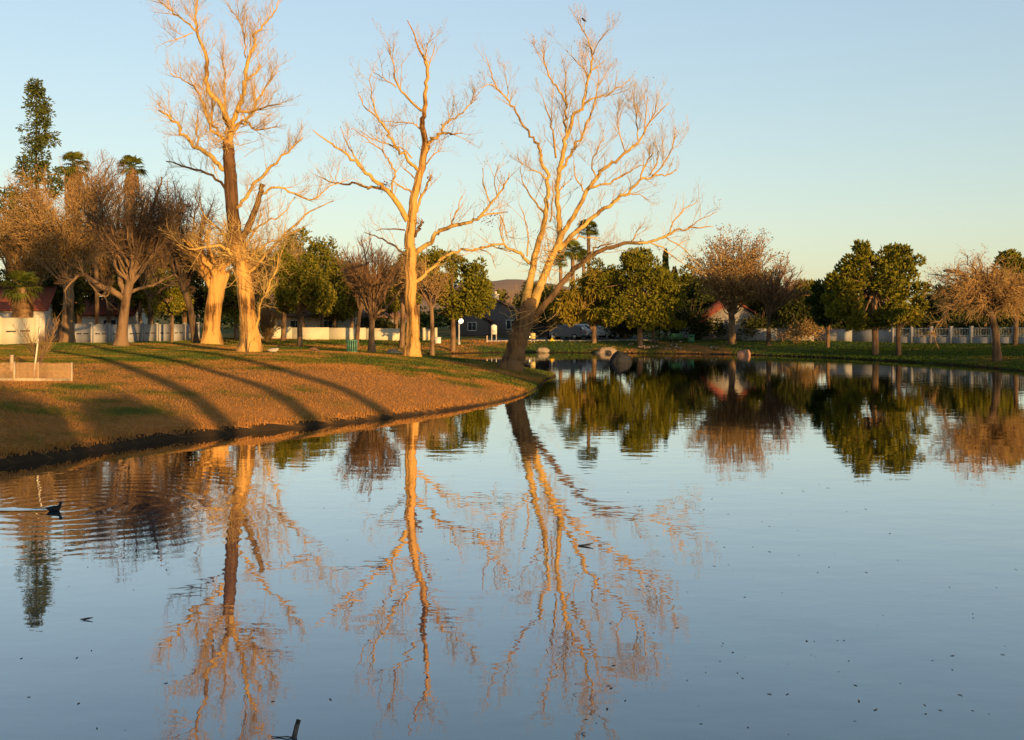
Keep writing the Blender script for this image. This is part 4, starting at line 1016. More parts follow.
    for (x, Y, rx, rz, lab) in ((508, 170, 7, 5.6, 'tan leafless thicket right of the gable house roof'), (546, 175, 5, 4.5, 'tan leafless thicket behind the leaning trunk')):
        shrub('thicket', lab, on_ground(x, Y), rx, 3, rz * .62, 'brown_leaf', 1800, .3, cat='thicket', twigs=50, twigmat='twig_brown')


# ---------------------------------------------------------------- buildings, walls
def wall_run(name, label, px0, Y0, px1, Y1, h, mat, post_gap=3.0, post=True, vents=False, group=None):
    a = on_ground(px0, Y0); b = on_ground(px1, Y1)
    e = empty(name, a, label, 'wall', group)
    L = np.linalg.norm((b - a)[:2]); n = max(1, int(round(L / post_gap)))
    pm = MB(); cap = MB()
    pts = []
    for k in range(n + 1):
        q = a + (b - a) * k / n; q[2] = H(q[0], q[1]); pts.append(q - a)
    for k in range(n):
        p, q = pts[k], pts[k + 1]; z = (p[2] + q[2]) / 2
        d = unit((q - p) * [1, 1, 0]); gp = .15 if post else .001
        pm.beam([*(p + d * gp)[:2], z - .4], [*(q - d * gp)[:2], z - .4], .18, h + .4 - .06)
        cap.beam([*(p + d * gp)[:2], z + h - .06], [*(q - d * gp)[:2], z + h - .06], .24, .07)
    pm.build('panel', M[mat], e); cap.build('coping', M[mat], e)
    d = unit((b - a) * [1, 1, 0])
    if post:
        for k in range(n + 1):
            s = MB(); p = pts[k]
            s.beam([*(p - d * .15)[:2], p[2] - .4], [*(p + d * .15)[:2], p[2] - .4], .32, h + .48); s.beam([*(p - d * .18)[:2], p[2] + h + .08], [*(p + d * .18)[:2], p[2] + h + .08], .38, .05)
            s.build('post', M[mat], e)
    if vents:
        v = MB(); nn = np.array([d[1], -d[0], 0])
        for k in range(n):
            p, q = pts[k], pts[k + 1]
            for f in (.25, .38, .62, .75):
                c = p + (q - p) * f + nn * .095 + [0, 0, h * .47]
                v.beam(c - d * .16, c + d * .16, .02, .10)
        v.build('vent_slots', M['dark'], e)
    return e


def rail_fence(name, label, px0, Y0, px1, Y1, h, group=None):
    a = on_ground(px0, Y0); b = on_ground(px1, Y1); e = empty(name, a, label, 'fence', group)
    L = np.linalg.norm((b - a)[:2]); n = max(2, int(round(L / 2.1))); d = unit((b - a) * [1, 1, 0])
    lo, rl, rl2 = MB(), MB(), MB()
    P_ = []
    for k in range(n + 1):
        q = a + (b - a) * k / n; q[2] = H(q[0], q[1]); P_.append(q - a)
    for k in range(n):
        p, q = P_[k], P_[k + 1]; z = (p[2] + q[2]) / 2
        A, B = p + d * .16, q - d * .16
        lo.beam([*A[:2], z - .4], [*B[:2], z - .4], .2, .4 + h * .42)
        rl.beam([*A[:2], z + h - .12], [*B[:2], z + h - .12], .06, .07); rl2.beam([*A[:2], z + h * .5], [*B[:2], z + h * .5], .05, .05)
        pk = MB()
        for t in np.linspace(.05, .95, 11):
            c = A + (B - A) * t
            pk.tube([[c[0], c[1], z + h * .42], [c[0], c[1], z + h - .12]], [.014, .014], 4, 0, False)
        pk.build('picket_panel', M['white_trim'], e)
    lo.build('block_base', M['grey_wall'], e); rl.build('top_rail', M['white_trim'], e); rl2.build('bottom_rail', M['white_trim'], e);
    for k in range(n + 1):
        s = MB(); p = P_[k]; s.beam([*(p - d * .14)[:2], p[2] - .4], [*(p + d * .14)[:2], p[2] - .4], .3, h + .48); s.beam([*(p - d * .17)[:2], p[2] + h + .08], [*(p + d * .17)[:2], p[2] + h + .08], .36, .05)
        s.build('post', M['grey_wall'], e)
    return e


def house(name, label, base, w, d, h, rh, wall, roof, rz=0, gable_front=True, wins=(), chimney=None, over=.45, porch=False):
    """w across the front, d deep; front faces -y before rz"""
    e = empty(name, base, label, 'house', rz=rz)
    wl, rf = MB(), MB()
    x0, x1 = -w / 2, w / 2
    if gable_front:
        prof = [(x0, -.5), (x1, -.5), (x1, h), (0, h + rh), (x0, h)]
        wl.prism(prof, 0, d)
        sl = rh / (w / 2); t = .16
        for sgn in (-1, 1):
            xo = sgn * (w / 2 + over); zo = h - over * sl
            pr = [(xo, zo + .012), (0, h + rh + .012), (0, h + rh + t), (xo, zo + t)]
            if sgn > 0: pr = pr[::-1]
            rf.prism(pr, -over, d + over)
    else:
        wl.box((x0, 0, -.5), (x1, d, h))
        sl = rh / (d / 2); t = .16
        for sgn in (-1, 1):
            yo = d / 2 + sgn * (d / 2 + over); zo = h - over * sl
            v = [[x0 - over, yo, zo + .02], [x1 + over, yo, zo + .02], [x1 + over, d / 2, h + rh + .02], [x0 - over, d / 2, h + rh + .02]]
            vv = np.array(v + [[a, b, c + t] for a, b, c in v])
            rf.add(vv, [[0, 1, 2, 3], [4, 7, 6, 5], [0, 4, 5, 1], [1, 5, 6, 2], [2, 6, 7, 3], [3, 7, 4, 0]])
        wl.add([[x0, 0, h], [x0, d, h], [x0, d / 2, h + rh], [x1, 0, h], [x1, d, h], [x1, d / 2, h + rh]], None, [[0, 2, 1], [3, 4, 5]])
    wl.build('wall', M[wall], e); ro = rf.build('roof', M[roof], e)
    for (wx, wz, ww, wh) in wins:
        f = MB()
        for (a, b) in (((wx - ww / 2 - .08, -.06, wz - .08), (wx - ww / 2, .05, wz + wh + .08)), ((wx + ww / 2, -.06, wz - .08), (wx + ww / 2 + .08, .05, wz + wh + .08)),
                       ((wx - ww / 2, -.06, wz + wh), (wx + ww / 2, .05, wz + wh + .08)), ((wx - ww / 2, -.09, wz - .08), (wx + ww / 2, .05, wz)), ((wx - .025, -.05, wz), (wx + .025, -.012, wz + wh))):
            f.box(a, b)
        fo = f.build('window', M['white_trim'], e)
        g_ = MB(); g_.box((wx - ww / 2, -.02, wz), (wx + ww / 2, .04, wz + wh)); g_.build('pane', M['glass'], fo)
    if chimney:
        cx, cy, cz = chimney
        c = MB(); c.box((cx - .4, cy - .35, h), (cx + .4, cy + .35, cz)); c.box((cx - .5, cy - .45, cz), (cx + .5, cy + .45, cz + .15)); c.box((cx - .15, cy - .15, cz + .15), (cx + .15, cy + .15, cz + .5))
        c.build('chimney', M['stucco'], ro)
    return e


def build_structures():
    wall_run('block_wall', 'bright white block wall with slot vents at the left edge', -40, 80, 37, 82, 1.95, 'white_wall', 2.6, vents=True)
    wall_run('block_wall', 'long pale grey block wall behind the spreading bare tree', 72, 97, 198, 119, 1.75, 'grey_wall', 3.0, vents=True)
    wall_run('block_wall', 'low cream wall with tree shadows behind the lawn in the middle left', 255, 124, 402, 126, 1.35, 'white_wall', 4.0, post=False)
    wall_run('block_wall', 'short bright wall piece right of the upright golden trunk', 424, 126, 436, 126, 1.3, 'white_wall', 3.0)
    wall_run('block_wall', 'low grey wall on the far shore between the bare tree and the large right pine', 742, 122, 892, 113, 1.3, 'grey_wall', 4.2, post=False)
    rail_fence('rail_fence', 'white rail fence on block base behind the weeping tree at the right', 893, 112, 1060, 99, 1.6)
    house('house', 'red roofed house behind the white wall at the left edge', on_ground(-12, 104), 10, 9, 3.2, 2.6, 'stucco', 'red_roof', rz=.2, gable_front=False)
    house('house', 'red roofed house behind the long grey wall and spreading tree', on_ground(92, 128), 9, 8, 2.7, 1.9, 'stucco', 'red_roof', rz=.1, gable_front=False, wins=((-2.4, .9, 1.4, 1.1), (2, .9, 1.4, 1.1)))
    house('house', 'low cream house with small windows behind the cream wall', on_ground(300, 142), 14, 8, 2.6, 1.3, 'stucco', 'brown_roof', rz=.04, gable_front=False, wins=((-4, 1, 1.2, 1.0), (-.6, 1, 1.2, 1), (3.6, 1, 1.2, 1.0)))
    house('house', 'dark roofed low house behind the wall at the reddish bare tree', on_ground(376, 146), 9, 8, 2.4, 1.0, 'stucco_grey_shaded', 'brown_roof', gable_front=False, wins=((-2, .9, 1.2, 1), (1.6, .9, 1.2, 1)))
    house('house', 'grey gable house with chimney beyond the inlet behind the arched white sign', on_ground(493, 146), 9.6, 10, 2.5, 2.4, 'stucco_grey_shaded', 'brown_roof', rz=-.06, wins=((-2.6, .9, 1.2, 1.1), (2.4, .9, 1.2, 1.1)), chimney=(.2, 2, 5.4))
    house('house', 'low wing with a small gable left of the grey gable house', on_ground(472, 143.5), 4.2, 6, 2.2, 1.3, 'stucco_grey_shaded', 'brown_roof', rz=-.06, wins=((0, .8, 1.0, 1.0),))
    house('house', 'white gable house with red roof edge behind the broad brown leaved tree', on_ground(734, 126), 7.2, 9, 2.2, 2.3, 'stucco_shaded', 'red_roof', rz=.1, wins=((-1.8, 1.0, 1.1, 1.0),))
    house('house', 'low brown roofed house behind the pines right of the cypress', on_ground(705, 150), 10, 8, 2.8, 2.6, 'stucco', 'brown_roof', gable_front=False)
    house('house', 'low house in shade behind the large right hand pine', on_ground(905, 130), 14, 8, 2.5, 1.4, 'stucco_grey_shaded', 'brown_roof', rz=-.1, gable_front=False)
    # parking lot beside the far shore
    gx = np.linspace(-3, 16, 48); gy = np.linspace(125.2, 140, 40)
    XX, YY = np.meshgrid(gx, gy); Z = height(XX.ravel(), YY.ravel()) + .05
    i = np.arange(39)[:, None] * 48; j = np.arange(47)[None]
    mb = MB(); mb.add(np.c_[XX.ravel(), YY.ravel(), Z], np.stack([i + j, i + j + 1, i + 48 + j + 1, i + 48 + j], -1).reshape(-1, 4))
    tag(mb.build('parking_lot', M['asphalt']), kind='structure')
    k = MB()
    for x0, x1 in zip(gx[:-1], gx[1:]):
        k.beam([x0, 125.05, H(x0, 125.05) - .1], [x1, 125.05, H(x1, 125.05) - .1], .18, .24)
    tag(k.build('kerb', M['concrete']), kind='structure')
    # distant hillside
    n = 120; xs = np.linspace(-900, 900, n); rows = []
    for f, yy in ((0, 1250), (.35, 1400), (.75, 1520), (1, 1650), (.6, 1900), (0, 2200)):
        hz = np.array([46 * math.exp(-((x + 10) / 150) ** 2) + 40 * math.exp(-((x + 330) / 160) ** 2) + 26 * math.exp(-((x - 240) / 140) ** 2) + 10 for x in xs])
        nz = np.array([mnoise.fractal(Vector((x * .01, yy * .01, 3)), 1, 2, 5) for x in xs])
        rows.append(np.c_[xs * (1 + .1 * f), np.full(n, yy), f * (hz + 9 * nz) + 2])
    v = np.vstack(rows); i = np.arange(5)[:, None] * n; j = np.arange(n - 1)[None]
    mb = MB(); mb.add(v, np.stack([i + j, i + j + 1, i + n + j + 1, i + n + j], -1).reshape(-1, 4))
    tag(mb.build('hills', M['hill'], smooth=True), kind='structure')


# ---------------------------------------------------------------- vehicles and furniture
def car(label, cat, px, Y, rz, paint, suv=True, L=4.6):
    base = on_ground(px, Y); base[2] += .05
    e = empty('parked_car', base, label, cat, 'cars parked beyond the far shore', rz)
    W = .9; m = mat_plain('car_paint_' + cat.replace(' ', '_'), paint, .5, .03, 2, spec=.25)
    hh = 1.72 if suv else 1.45
    h = L / 2
    if suv: prof = [(-h, .35), (-h + .05, .95), (-h + .16, 1.08), (-h + .45, hh - .05), (-h + .75, hh), (.55, hh), (.85, hh - .08), (1.45, 1.12), (h - .15, .98), (h, .75), (h, .35)]
    else: prof = [(-h, .35), (-h, .85), (-h + .1, .98), (-h + .8, 1.04), (-h + 1.5, hh - .04), (-h + 1.9, hh), (.35, hh), (.65, hh - .06), (1.3, 1.0), (h - .15, .85), (h, .65), (h, .35)]
    bm = bmesh.new(); n = len(prof)
    vv = []
    for y, ins in ((-W, 0), (W, 0)):
        vv.append([bm.verts.new((x, y * (1 - (.14 if z > 1.15 else 0)), z)) for x, z in prof])
    for k in range(n):
        bm.faces.new([vv[0][k], vv[0][(k + 1) % n], vv[1][(k + 1) % n], vv[1][k]])
    bm.faces.new(vv[0][::-1]); bm.faces.new(vv[1])
    bmesh.ops.recalc_face_normals(bm, faces=bm.faces)
    bmesh.ops.bevel(bm, geom=[x for x in bm.edges if x.calc_face_angle(0) > .5], offset=.06, segments=3, affect='EDGES')
    me = bpy.data.meshes.new('body'); bm.to_mesh(me); bm.free(); me.materials.append(m)
    for p in me.polygons: p.use_smooth = True
    b = link(bpy.data.objects.new('body', me), e)
    try:
        me.set_sharp_from_angle(angle=.7)
    except Exception: pass
    zt, zb = hh - .14, 1.14 if suv else 1.06
    for s in (-1, 1):
        g = MB(); rear = -h + (.55 if suv else 1.35)
        y0 = s * (W * .86 + .012)
        for (xa, xb, ta, tb) in ((rear - .12, -.42, rear + .12, -.42), (-.34, .5, -.34, .5), (.58, 1.28, .58, .74)):
            v = [[xa, s * (W + .0) * .985 if False else y0 + s * .02, zb], [xb, y0 + s * .02, zb], [tb, y0, zt], [ta, y0, zt]]
            g.add(v + [[x, y - s * .03, z] for x, y, z in v], [[0, 1, 2, 3], [7, 6, 5, 4], [0, 4, 5, 1], [1, 5, 6, 2], [2, 6, 7, 3], [3, 7, 4, 0]])
        g.build('side_window', M['glass'], e)
    ws = MB(); x0, x1 = (1.42, .88) if suv else (1.27, .68)
    v = [[x0 + .03, -W * .78, zb + .02], [x0 + .03, W * .78, zb + .02], [x1 + .03, W * .72, zt + .03], [x1 + .03, -W * .72, zt + .03]]
    ws.add(v + [[x - .05, y, z] for x, y, z in v], [[0, 1, 2, 3], [7, 6, 5, 4], [0, 4, 5, 1], [1, 5, 6, 2], [2, 6, 7, 3], [3, 7, 4, 0]]); ws.build('windscreen', M['glass'], e)
    rw = MB(); xa, xb = (-h + .17, -h + .45) if suv else (-h + .82, -h + 1.5)
    v = [[xa - .03, -W * .75, zb], [xa - .03, W * .75, zb], [xb - .03, W * .7, zt], [xb - .03, -W * .7, zt]]
    rw.add(v + [[x + .05, y, z] for x, y, z in v], [[0, 1, 2, 3], [7, 6, 5, 4], [0, 4, 5, 1], [1, 5, 6, 2], [2, 6, 7, 3], [3, 7, 4, 0]]); rw.build('rear_window', M['glass'], e)
    for x in (-h + .85, h - .9):
        for s in (-1, 1):
            wv = MB(); a = np.linspace(0, 2 * math.pi, 21)[:-1]; R = .35
            wv.tube([[x, s * (W - .2), R], [x, s * (W + .03), R]], [R, R], 20); wo = wv.build('wheel', M['tyre'], e)
            rm = MB(); rm.tube([[x, s * (W - .1), R], [x, s * (W + .045), R]], [.22, .22], 14); rm.build('rim', M['rim'], wo)
    for s in (-1, 1):
        l = MB(); l.box((h - .1, s * .72 - .16, .68), (h + .015, s * .72 + .16, .84)); l.build('headlight', M['lens'], e)
        l = MB(); l.box((-h - .015, s * .74 - .1, .8), (-h + .12, s * .74 + .1, 1.05)); l.build('tail_light', M['tail'], e)
    for s in (-1, 1):
        mr = MB(); mr.box((.95, s * (W + .02) - .09, 1.08), (1.1, s * (W + .02) + .09, 1.24)); mr.build('mirror', m, e)
    for sx in (-1, 1):
        bp = MB(); bp.box((sx * h - .05, -W * .85, .32), (sx * h + .05, W * .85, .5)); bp.build('bumper', M['dark'], e)
    return e


def loft_bird(name, label, base, rz, spine, mats, scale=1.0, group=None, cat='bird', legs=True, extra=None):
    """one continuous body: spine = list of (x, z, half width, half height, mat)"""
    e = empty(name, base, label, cat, group, rz)
    e.scale = (scale,) * 3
    mb = MB(); sp = np.array([[x, 0, z] for x, z, *_ in spine]); n = len(sp)
    tan = np.gradient(sp, axis=0); tan /= np.linalg.norm(tan, axis=1)[:, None]
    sides = 12; a = np.arange(sides) * 2 * math.pi / sides
    vs = []
    for i, (x, z, w, h, m) in enumerate(spine):
        nrm = np.array([-tan[i][2], 0, tan[i][0]])
        vs.append(sp[i] + np.outer(np.cos(a) * w, [0, 1, 0]) + np.outer(np.sin(a) * h, nrm))
    vs = np.vstack(vs + [sp[:1], sp[-1:]])
    mb.add(vs)
    for i in range(n - 1):
        q = [[i * sides + j, i * sides + (j + 1) % sides, (i + 1) * sides + (j + 1) % sides, (i + 1) * sides + j] for j in range(sides)]
        mb.q.append(np.array(q)); mb.qm.append(np.full(sides, spine[i][4]))
    t = [[(j + 1) % sides, j, n * sides] for j in range(sides)] + [[(n - 1) * sides + j, (n - 1) * sides + (j + 1) % sides, n * sides + 1] for j in range(sides)]
    mb.t.append(np.array(t)); mb.tm.append(np.array([spine[0][4]] * sides + [spine[-1][4]] * sides))
    mb.build('body', [M[k] for k in mats], e, True)
    if legs:
        for s in (-1, 1):
            l = MB(); l.tube([[.0, s * .05, .22], [.02, s * .05, .1], [.0, s * .05, 0.012]], [.022, .012, .012], 6)
            l.add([[-.02, s * .05, .008], [.09, s * .05 - .045, .004], [.11, s * .05, .008], [.09, s * .05 + .045, .004], [.04, s * .05, .024]], None, [[0, 1, 4], [1, 2, 4], [2, 3, 4], [3, 0, 4]])
            l.build('leg', M['goose_dark'], e)
    if extra: extra(e)
    return e

GOOSE = [(-.40, .34, .01, .008, 1), (-.33, .335, .05, .03, 1), (-.22, .31, .12, .09, 0), (-.05, .30, .155, .135, 0), (.10, .31, .145, .13, 0), (.21, .36, .09, .095, 1), (.255, .44, .05, .05, 2),
         (.265, .54, .036, .036, 2), (.275, .62, .034, .034, 2), (.30, .67, .042, .04, 2), (.345, .678, .04, .036, 2), (.385, .665, .02, .016, 2), (.43, .655, .012, .006, 2)]
FEED = [(-.40, .34, .01, .008, 1), (-.33, .335, .05, .03, 1), (-.22, .32, .12, .09, 0), (-.05, .31, .155, .135, 0), (.10, .30, .145, .13, 0), (.21, .27, .09, .095, 1), (.29, .22, .05, .05, 2),
        (.35, .15, .036, .036, 2), (.38, .10, .034, .034, 2), (.41, .06, .04, .038, 2), (.44, .035, .03, .03, 2), (.455, .02, .012, .012, 2)]
REST = [(-.36, .12, .01, .008, 1), (-.30, .13, .05, .03, 1), (-.2, .12, .13, .09, 0), (-.03, .12, .165, .12, 0), (.12, .13, .14, .11, 0), (.21, .18, .07, .08, 1), (.235, .24, .045, .045, 2),
        (.24, .29, .04, .04, 2), (.27, .325, .042, .04, 2), (.31, .325, .035, .03, 2), (.36, .315, .012, .008, 2)]


def boulder(name, label, base, rx, ry, rz, mat, seed, rot=0, cat='boulder', sub=4, flat=.3):
    bm = bmesh.new(); bmesh.ops.create_icosphere(bm, subdivisions=sub, radius=1)
    for v in bm.verts:
        c = v.co.copy(); nz = mnoise.fractal(c * 1.3 + Vector((seed * 7.1, seed, 0)), 1, 2, 4)
        c = c * (1 + .22 * nz); 
        for k in range(5):      # a few flat broken faces
            d = Vector((math.sin(seed * 3 + k * 2.4), math.cos(seed * 1.7 + k * 1.9), .5 + .5 * math.sin(k + seed))).normalized(); t = c.dot(d)
            if t > .78: c -= d * (t - .78) * .8
        v.co = (c.x * rx, c.y * ry, c.z * rz)
    me = bpy.data.meshes.new(name); bm.to_mesh(me); bm.free(); me.materials.append(M[mat])
    for p in me.polygons: p.use_smooth = True
    o = bpy.data.objects.new(name, me); o.location = [float(v) for v in base]; o.rotation_euler = (0, 0, rot); link(o)
    return tag(o, label, cat)


def water_at(px, py):
    x, y = wpx(px, py); return np.array([x, y, 0.0])


def build_things():
    # green slatted bin on the lawn
    b = on_ground(352, 72); e = empty('litter_bin', b, 'green slatted litter bin on the lawn left of the vase shaped tree', 'litter bin')
    dr = MB(); dr.tube([[0, 0, .06], [0, 0, .82]], [.27, .27], 18); dr.build('liner', M['dark'], e)
    sl = MB()
    for k in range(14):
        a = k * 2 * math.pi / 14
        sl.beam([math.cos(a) * .34 - math.sin(a) * .045, math.sin(a) * .34 + math.cos(a) * .045, .04], [math.cos(a) * .34 + math.sin(a) * .045, math.sin(a) * .34 - math.cos(a) * .045, .04], .02, .84)
    sl.build('slats', M['green_metal'], e)
    for z in (.1, .82):
        rg = MB(); a = np.linspace(0, 2 * math.pi, 25); rg.tube(np.c_[np.cos(a) * .345, np.sin(a) * .345, np.full(25, z)], np.full(25, .022), 6)
        rg.build('hoop', M['green_metal'], e)
    # wire enclosure with boards, sapling and stake
    A = ground_hit(-22, 382); B = ground_hit(38, 381.5); Cc = ground_hit(62, 377.5); D = A + (Cc - B) * 1.3
    e = empty('sapling_guard', B, 'low wire mesh enclosure with weathered corner posts at the left edge of the bank', 'enclosure')
    def zz(p): return np.array([p[0], p[1], H(p[0], p[1])])
    Cc = B + np.array([.85, .9, 0]); D = A + np.array([.85, .9, 0])
    cor = [zz(A) - B, zz(B) - B, zz(Cc) - B, zz(D) - B]
    hh = .66
    for k in range(4):
        p, q = cor[k], cor[(k + 1) % 4]; wr = MB(); L = np.linalg.norm(q - p)
        for t in np.arange(0, 1.0001, .03 / L):
            c = p + (q - p) * t; wr.tube([c + [0, 0, .02], c + [0, 0, hh + .03 * math.sin(t * 9)]], [.0045, .0045], 3, 0, False)
        for z in np.arange(.04, hh, .035):
            wr.tube([p + [0, 0, z], q + [0, 0, z]], [.004, .004], 3, 0, False)
        wr.build('wire_panel', M['wire'], e)
        bd = MB(); bd.beam(p + [0, 0, .0], q + [0, 0, .0], .04, .11); bd.build('base_board', M['wood_grey'], e)
        po = MB(); po.beam(p - [.035, 0, .3], p + [.035, 0, -.3], .07, hh + .34); po.build('corner_post', M['wood_grey'], e)
    s = zz(P(40, 360, 43)); e = empty('sapling', s, 'small staked leafless sapling behind the low wire enclosure', 'sapling')
    tr, cr = MB(), MB()
    p = np.array([[0, 0, -.1], [.02, 0, .35], [0, .02, .6]]); tr.tube(p, [.05, .04, .035], 7)
    for k in range(22):
        a = rng.uniform(0, 2 * math.pi); L = rng.uniform(.9, 2.1); o = np.array([0, 0, rng.uniform(.3, .6)])
        q = wobble(o, np.array([math.cos(a) * .6, math.sin(a) * .6, .75]), L, 5, .08, .12); rr = np.linspace(.013, .005, 6)
        tr.tube(q, rr, 5, 0, False); sprout(cr, q, rr, dict(space=[.12], len=[(.2, .6)], r=[.006], rmin=.005, up=.4, curl=.1, start=.2), 0, 0)
    tr.build('stems', M['bark_brown'], e, True); cr.build('crown', M['twig_brown'], e)
    st = MB(); a = zz(P(33, 361, 42.5)); tp = P(41, 318, 42.6)
    st.tube([a - [0, 0, .2], tp], [.035, .032], 8); o = st.build('tree_stake', M['stake']); tag(o, 'pale leaning stake beside the small sapling', 'stake')
    st = MB(); a = on_ground(12, 44); st.beam(a - [.06, 0, .3], a + [.06, 0, -.3], .12, .92); st.beam(a + [-.075, 0, .62], a + [.075, 0, .62], .15, .03)
    tag(st.build('wooden_post', M['wood_grey']), 'short square wooden post behind the wire enclosure', 'post')
    # lamp post with globe
    b = on_ground(459, 119); top = 5.4 * 0 + (CAMZ - (321 - HY) / F * 119) - b[2]
    e = empty('street_lamp', b, 'lamp post with glowing white globe left of the gable house', 'street lamp')
    s = MB(); s.tube([[0, 0, -.3], [0, 0, .3], [0, 0, .32], [0, 0, top + .7]], [.14, .14, .09, .07], 12); s.build('post', M['pole'], e, True)
    bm = bmesh.new(); bmesh.ops.create_uvsphere(bm, u_segments=20, v_segments=14, radius=.27)
    me = bpy.data.meshes.new('globe'); bm.to_mesh(me); bm.free(); me.materials.append(M['globe'])
    for p in me.polygons: p.use_smooth = True
    o = link(bpy.data.objects.new('globe', me), e); o.location = (.22, -.25, top)
    s = MB(); s.tube([[0, 0, top - .38], [.1, -.12, top - .36], [.22, -.25, top - .25]], [.03, .03, .04], 8); s.build('bracket', M['pole'], e)
    # arched white sign on two posts
    b = on_ground(494, 126); e = empty('park_sign', b, 'white arch topped sign board on two short posts in front of the gable house', 'sign')
    zb = CAMZ - (334.5 - HY) / F * 126 - b[2]; zt = CAMZ - (324.5 - HY) / F * 126 - b[2]; w = 5.2 / 2 / F * 126 * 1.1
    prof = [(-w, zb), (w, zb), (w, zt - w * .7)] + [(w * math.cos(t), zt - w * .7 + w * .7 * math.sin(t)) for t in np.linspace(.2, math.pi - .2, 9)] + [(-w, zt - w * .7)]
    s = MB(); s.prism(prof, -.05, .05); s.build('board', M['white_trim'], e)
    s = MB(); s.box((-w * .6, -.06, zb + .3), (w * .6, -.052, zb + .55)); s.build('panel', M['stucco'], e)
    for sx in (-1, 1):
        s = MB(); s.box((sx * w * .8 - .05, -.045, -.3), (sx * w * .8 + .05, .045, zb)); s.build('post', M['pole'], e)
    s = MB(); b = on_ground(487, 122.5); s.tube([b - [0, 0, .3], b + [0, 0, .72]], [.09, .08], 10); s.tube([b + [0, 0, .72], b + [0, 0, .78]], [.10, .05], 10)
    tag(s.build('bollard', M['wood_grey']), 'short post on the bank left of the arched white sign', 'bollard')
    b = on_ground(438, 121); e = empty('utility_box', b, 'pale utility cabinet on the far lawn right of the upright golden trunk', 'utility box')
    s = MB(); s.box((-.32, -.22, -.2), (.32, .22, .62)); s.build('cabinet', M['white_trim'], e); s = MB(); s.box((-.36, -.26, .622), (.36, .26, .68)); s.build('lid', M['pole'], e)
    # warning sign, bright small sign
    b = on_ground(552, 124); e = empty('warning_sign', b, 'yellow diamond warning sign on a post in front of the parked cars', 'road sign')
    s = MB(); s.tube([[0, 0, -.3], [0, 0, 1.05]], [.03, .03], 8); s.build('post', M['galv'], e)
    s = MB(); z = CAMZ - (340.5 - HY) / F * 124 - b[2]; r = .3; s.prism([(-r, z), (0, z - r), (r, z), (0, z + r)], -.05, -.032); s.build('plate', M['yellow'], e)
    b = on_ground(533, 123); e = empty('notice_sign', b, 'small pale yellow notice board right of the leaning trunk', 'sign')
    zc = CAMZ - (336 - HY) / F * 123 - b[2]
    for sx in (-.16, .16):
        s = MB(); s.box((sx - .03, -.02, -.3), (sx + .03, .02, zc - .31)); s.build('post', M['galv'], e)
    s = MB(); s.box((-.26, -.03, zc - .3), (.26, .02, zc + .3)); s.build('board', mat_plain('pale_yellow_board', (.78, .60, .25), .6, .06, 4), e)
    # bench and bin
    b = on_ground(676, 121.5); e = empty('park_bench', b, 'green park bench with backrest on the far shore', 'bench')
    s = MB()
    for y in (-.12, .04, .2): s.box((-.78, y - .065, .43), (.78, y + .065, .47))
    s.build('seat', M['bench_green'], e)
    s = MB()
    for z in (.55, .70, .85): s.box((-.78, .26 + (z - .5) * .2, z), (.78, .30 + (z - .5) * .2, z + .125))
    s.build('backrest', M['bench_green'], e)
    for sx in (-.6, .6):
        s = MB(); s.box((sx - .03, -.15, -.1), (sx + .03, -.09, .43)); s.build('leg', M['dark'], e)
        s = MB(); s.box((sx - .03, .2, -.1), (sx + .03, .258, .95)); s.build('leg', M['dark'], e)
    b = on_ground(691, 121.5); e = empty('litter_bin', b, 'square green litter bin right of the green bench', 'litter bin')
    s = MB(); s.box((-.3, -.3, 0), (.3, .3, .78)); s.build('body', M['bench_green'], e)
    s = MB(); s.box((-.34, -.34, .782), (.34, .34, .88)); s.build('lid', M['green_metal'], e)
    s = MB(); s.box((-.18, -.312, .55), (.18, -.303, .72)); s.build('opening', M['dark'], e)
    # cars
    car('black car parked beside the leaning trunk', 'car', 540, 130, .25, (.015, .015, .018), True, 4.7)
    car('silver off road car in front of the white van sized car', 'car', 566, 129.5, 2.75, (.20, .21, .22), True, 4.4)
    car('white car nosing out between the silver car and the weeping tree', 'car', 580, 133, -.5, (.75, .74, .72), True, 4.5)
    car('white low saloon right of the weeping tree trunk', 'car', 601, 132, .1, (.78, .77, .74), False, 4.4)
    car('dark blue saloon at the right end of the parked cars', 'car', 613, 134.5, .15, (.03, .045, .09), False, 4.4)
    # boulders and culvert
    boulder('boulder', 'dark round boulder standing in the water off the far shore', water_at(620, 362) + [0, 0, -.08], .92, .8, .95, 'rock_dark', 3)
    boulder('boulder', 'reddish split boulder on the waterline below the broad brown leaved tree', water_at(745, 355.6) + [0, .4, .12], .62, .5, .5, 'rock_red', 5)
    boulder('boulder', 'pale flat topped boulder on the bank right of the leaning trunk', water_at(543, 353) + [0, .5, .25], .70, .5, .36, 'rock_pale', 8)
    boulder('boulder', 'low pale boulder on the lawn left of the upright golden trunk', on_ground(393, 77) + [0, 0, .06], .60, .5, .26, 'rock_pale', 9)
    b = water_at(607.5, 353.4) + [0, .9, 0]
    e = empty('storm_drain', b, 'rocky mound with round dark drain pipe at the waterline', 'drain')
    o = boulder('mound', None, (0, 0, 0), 1.35, .75, .62, 'rock_tan', 11); o.parent = e
    for kk in ('label', 'category'):
        if kk in o: del o[kk]
    s = MB(); a = np.linspace(0, 2 * math.pi, 21); s.tube([[.15, -.2, .03], [.15, -.84, .03]], [.34, .34], 18); s.build('pipe', M['rock_tan'], e)
    s = MB(); s.tube([[.15, -.6, .03], [.15, -.848, .03]], [.29, .29], 18); s.build('opening', M['dark'], e)
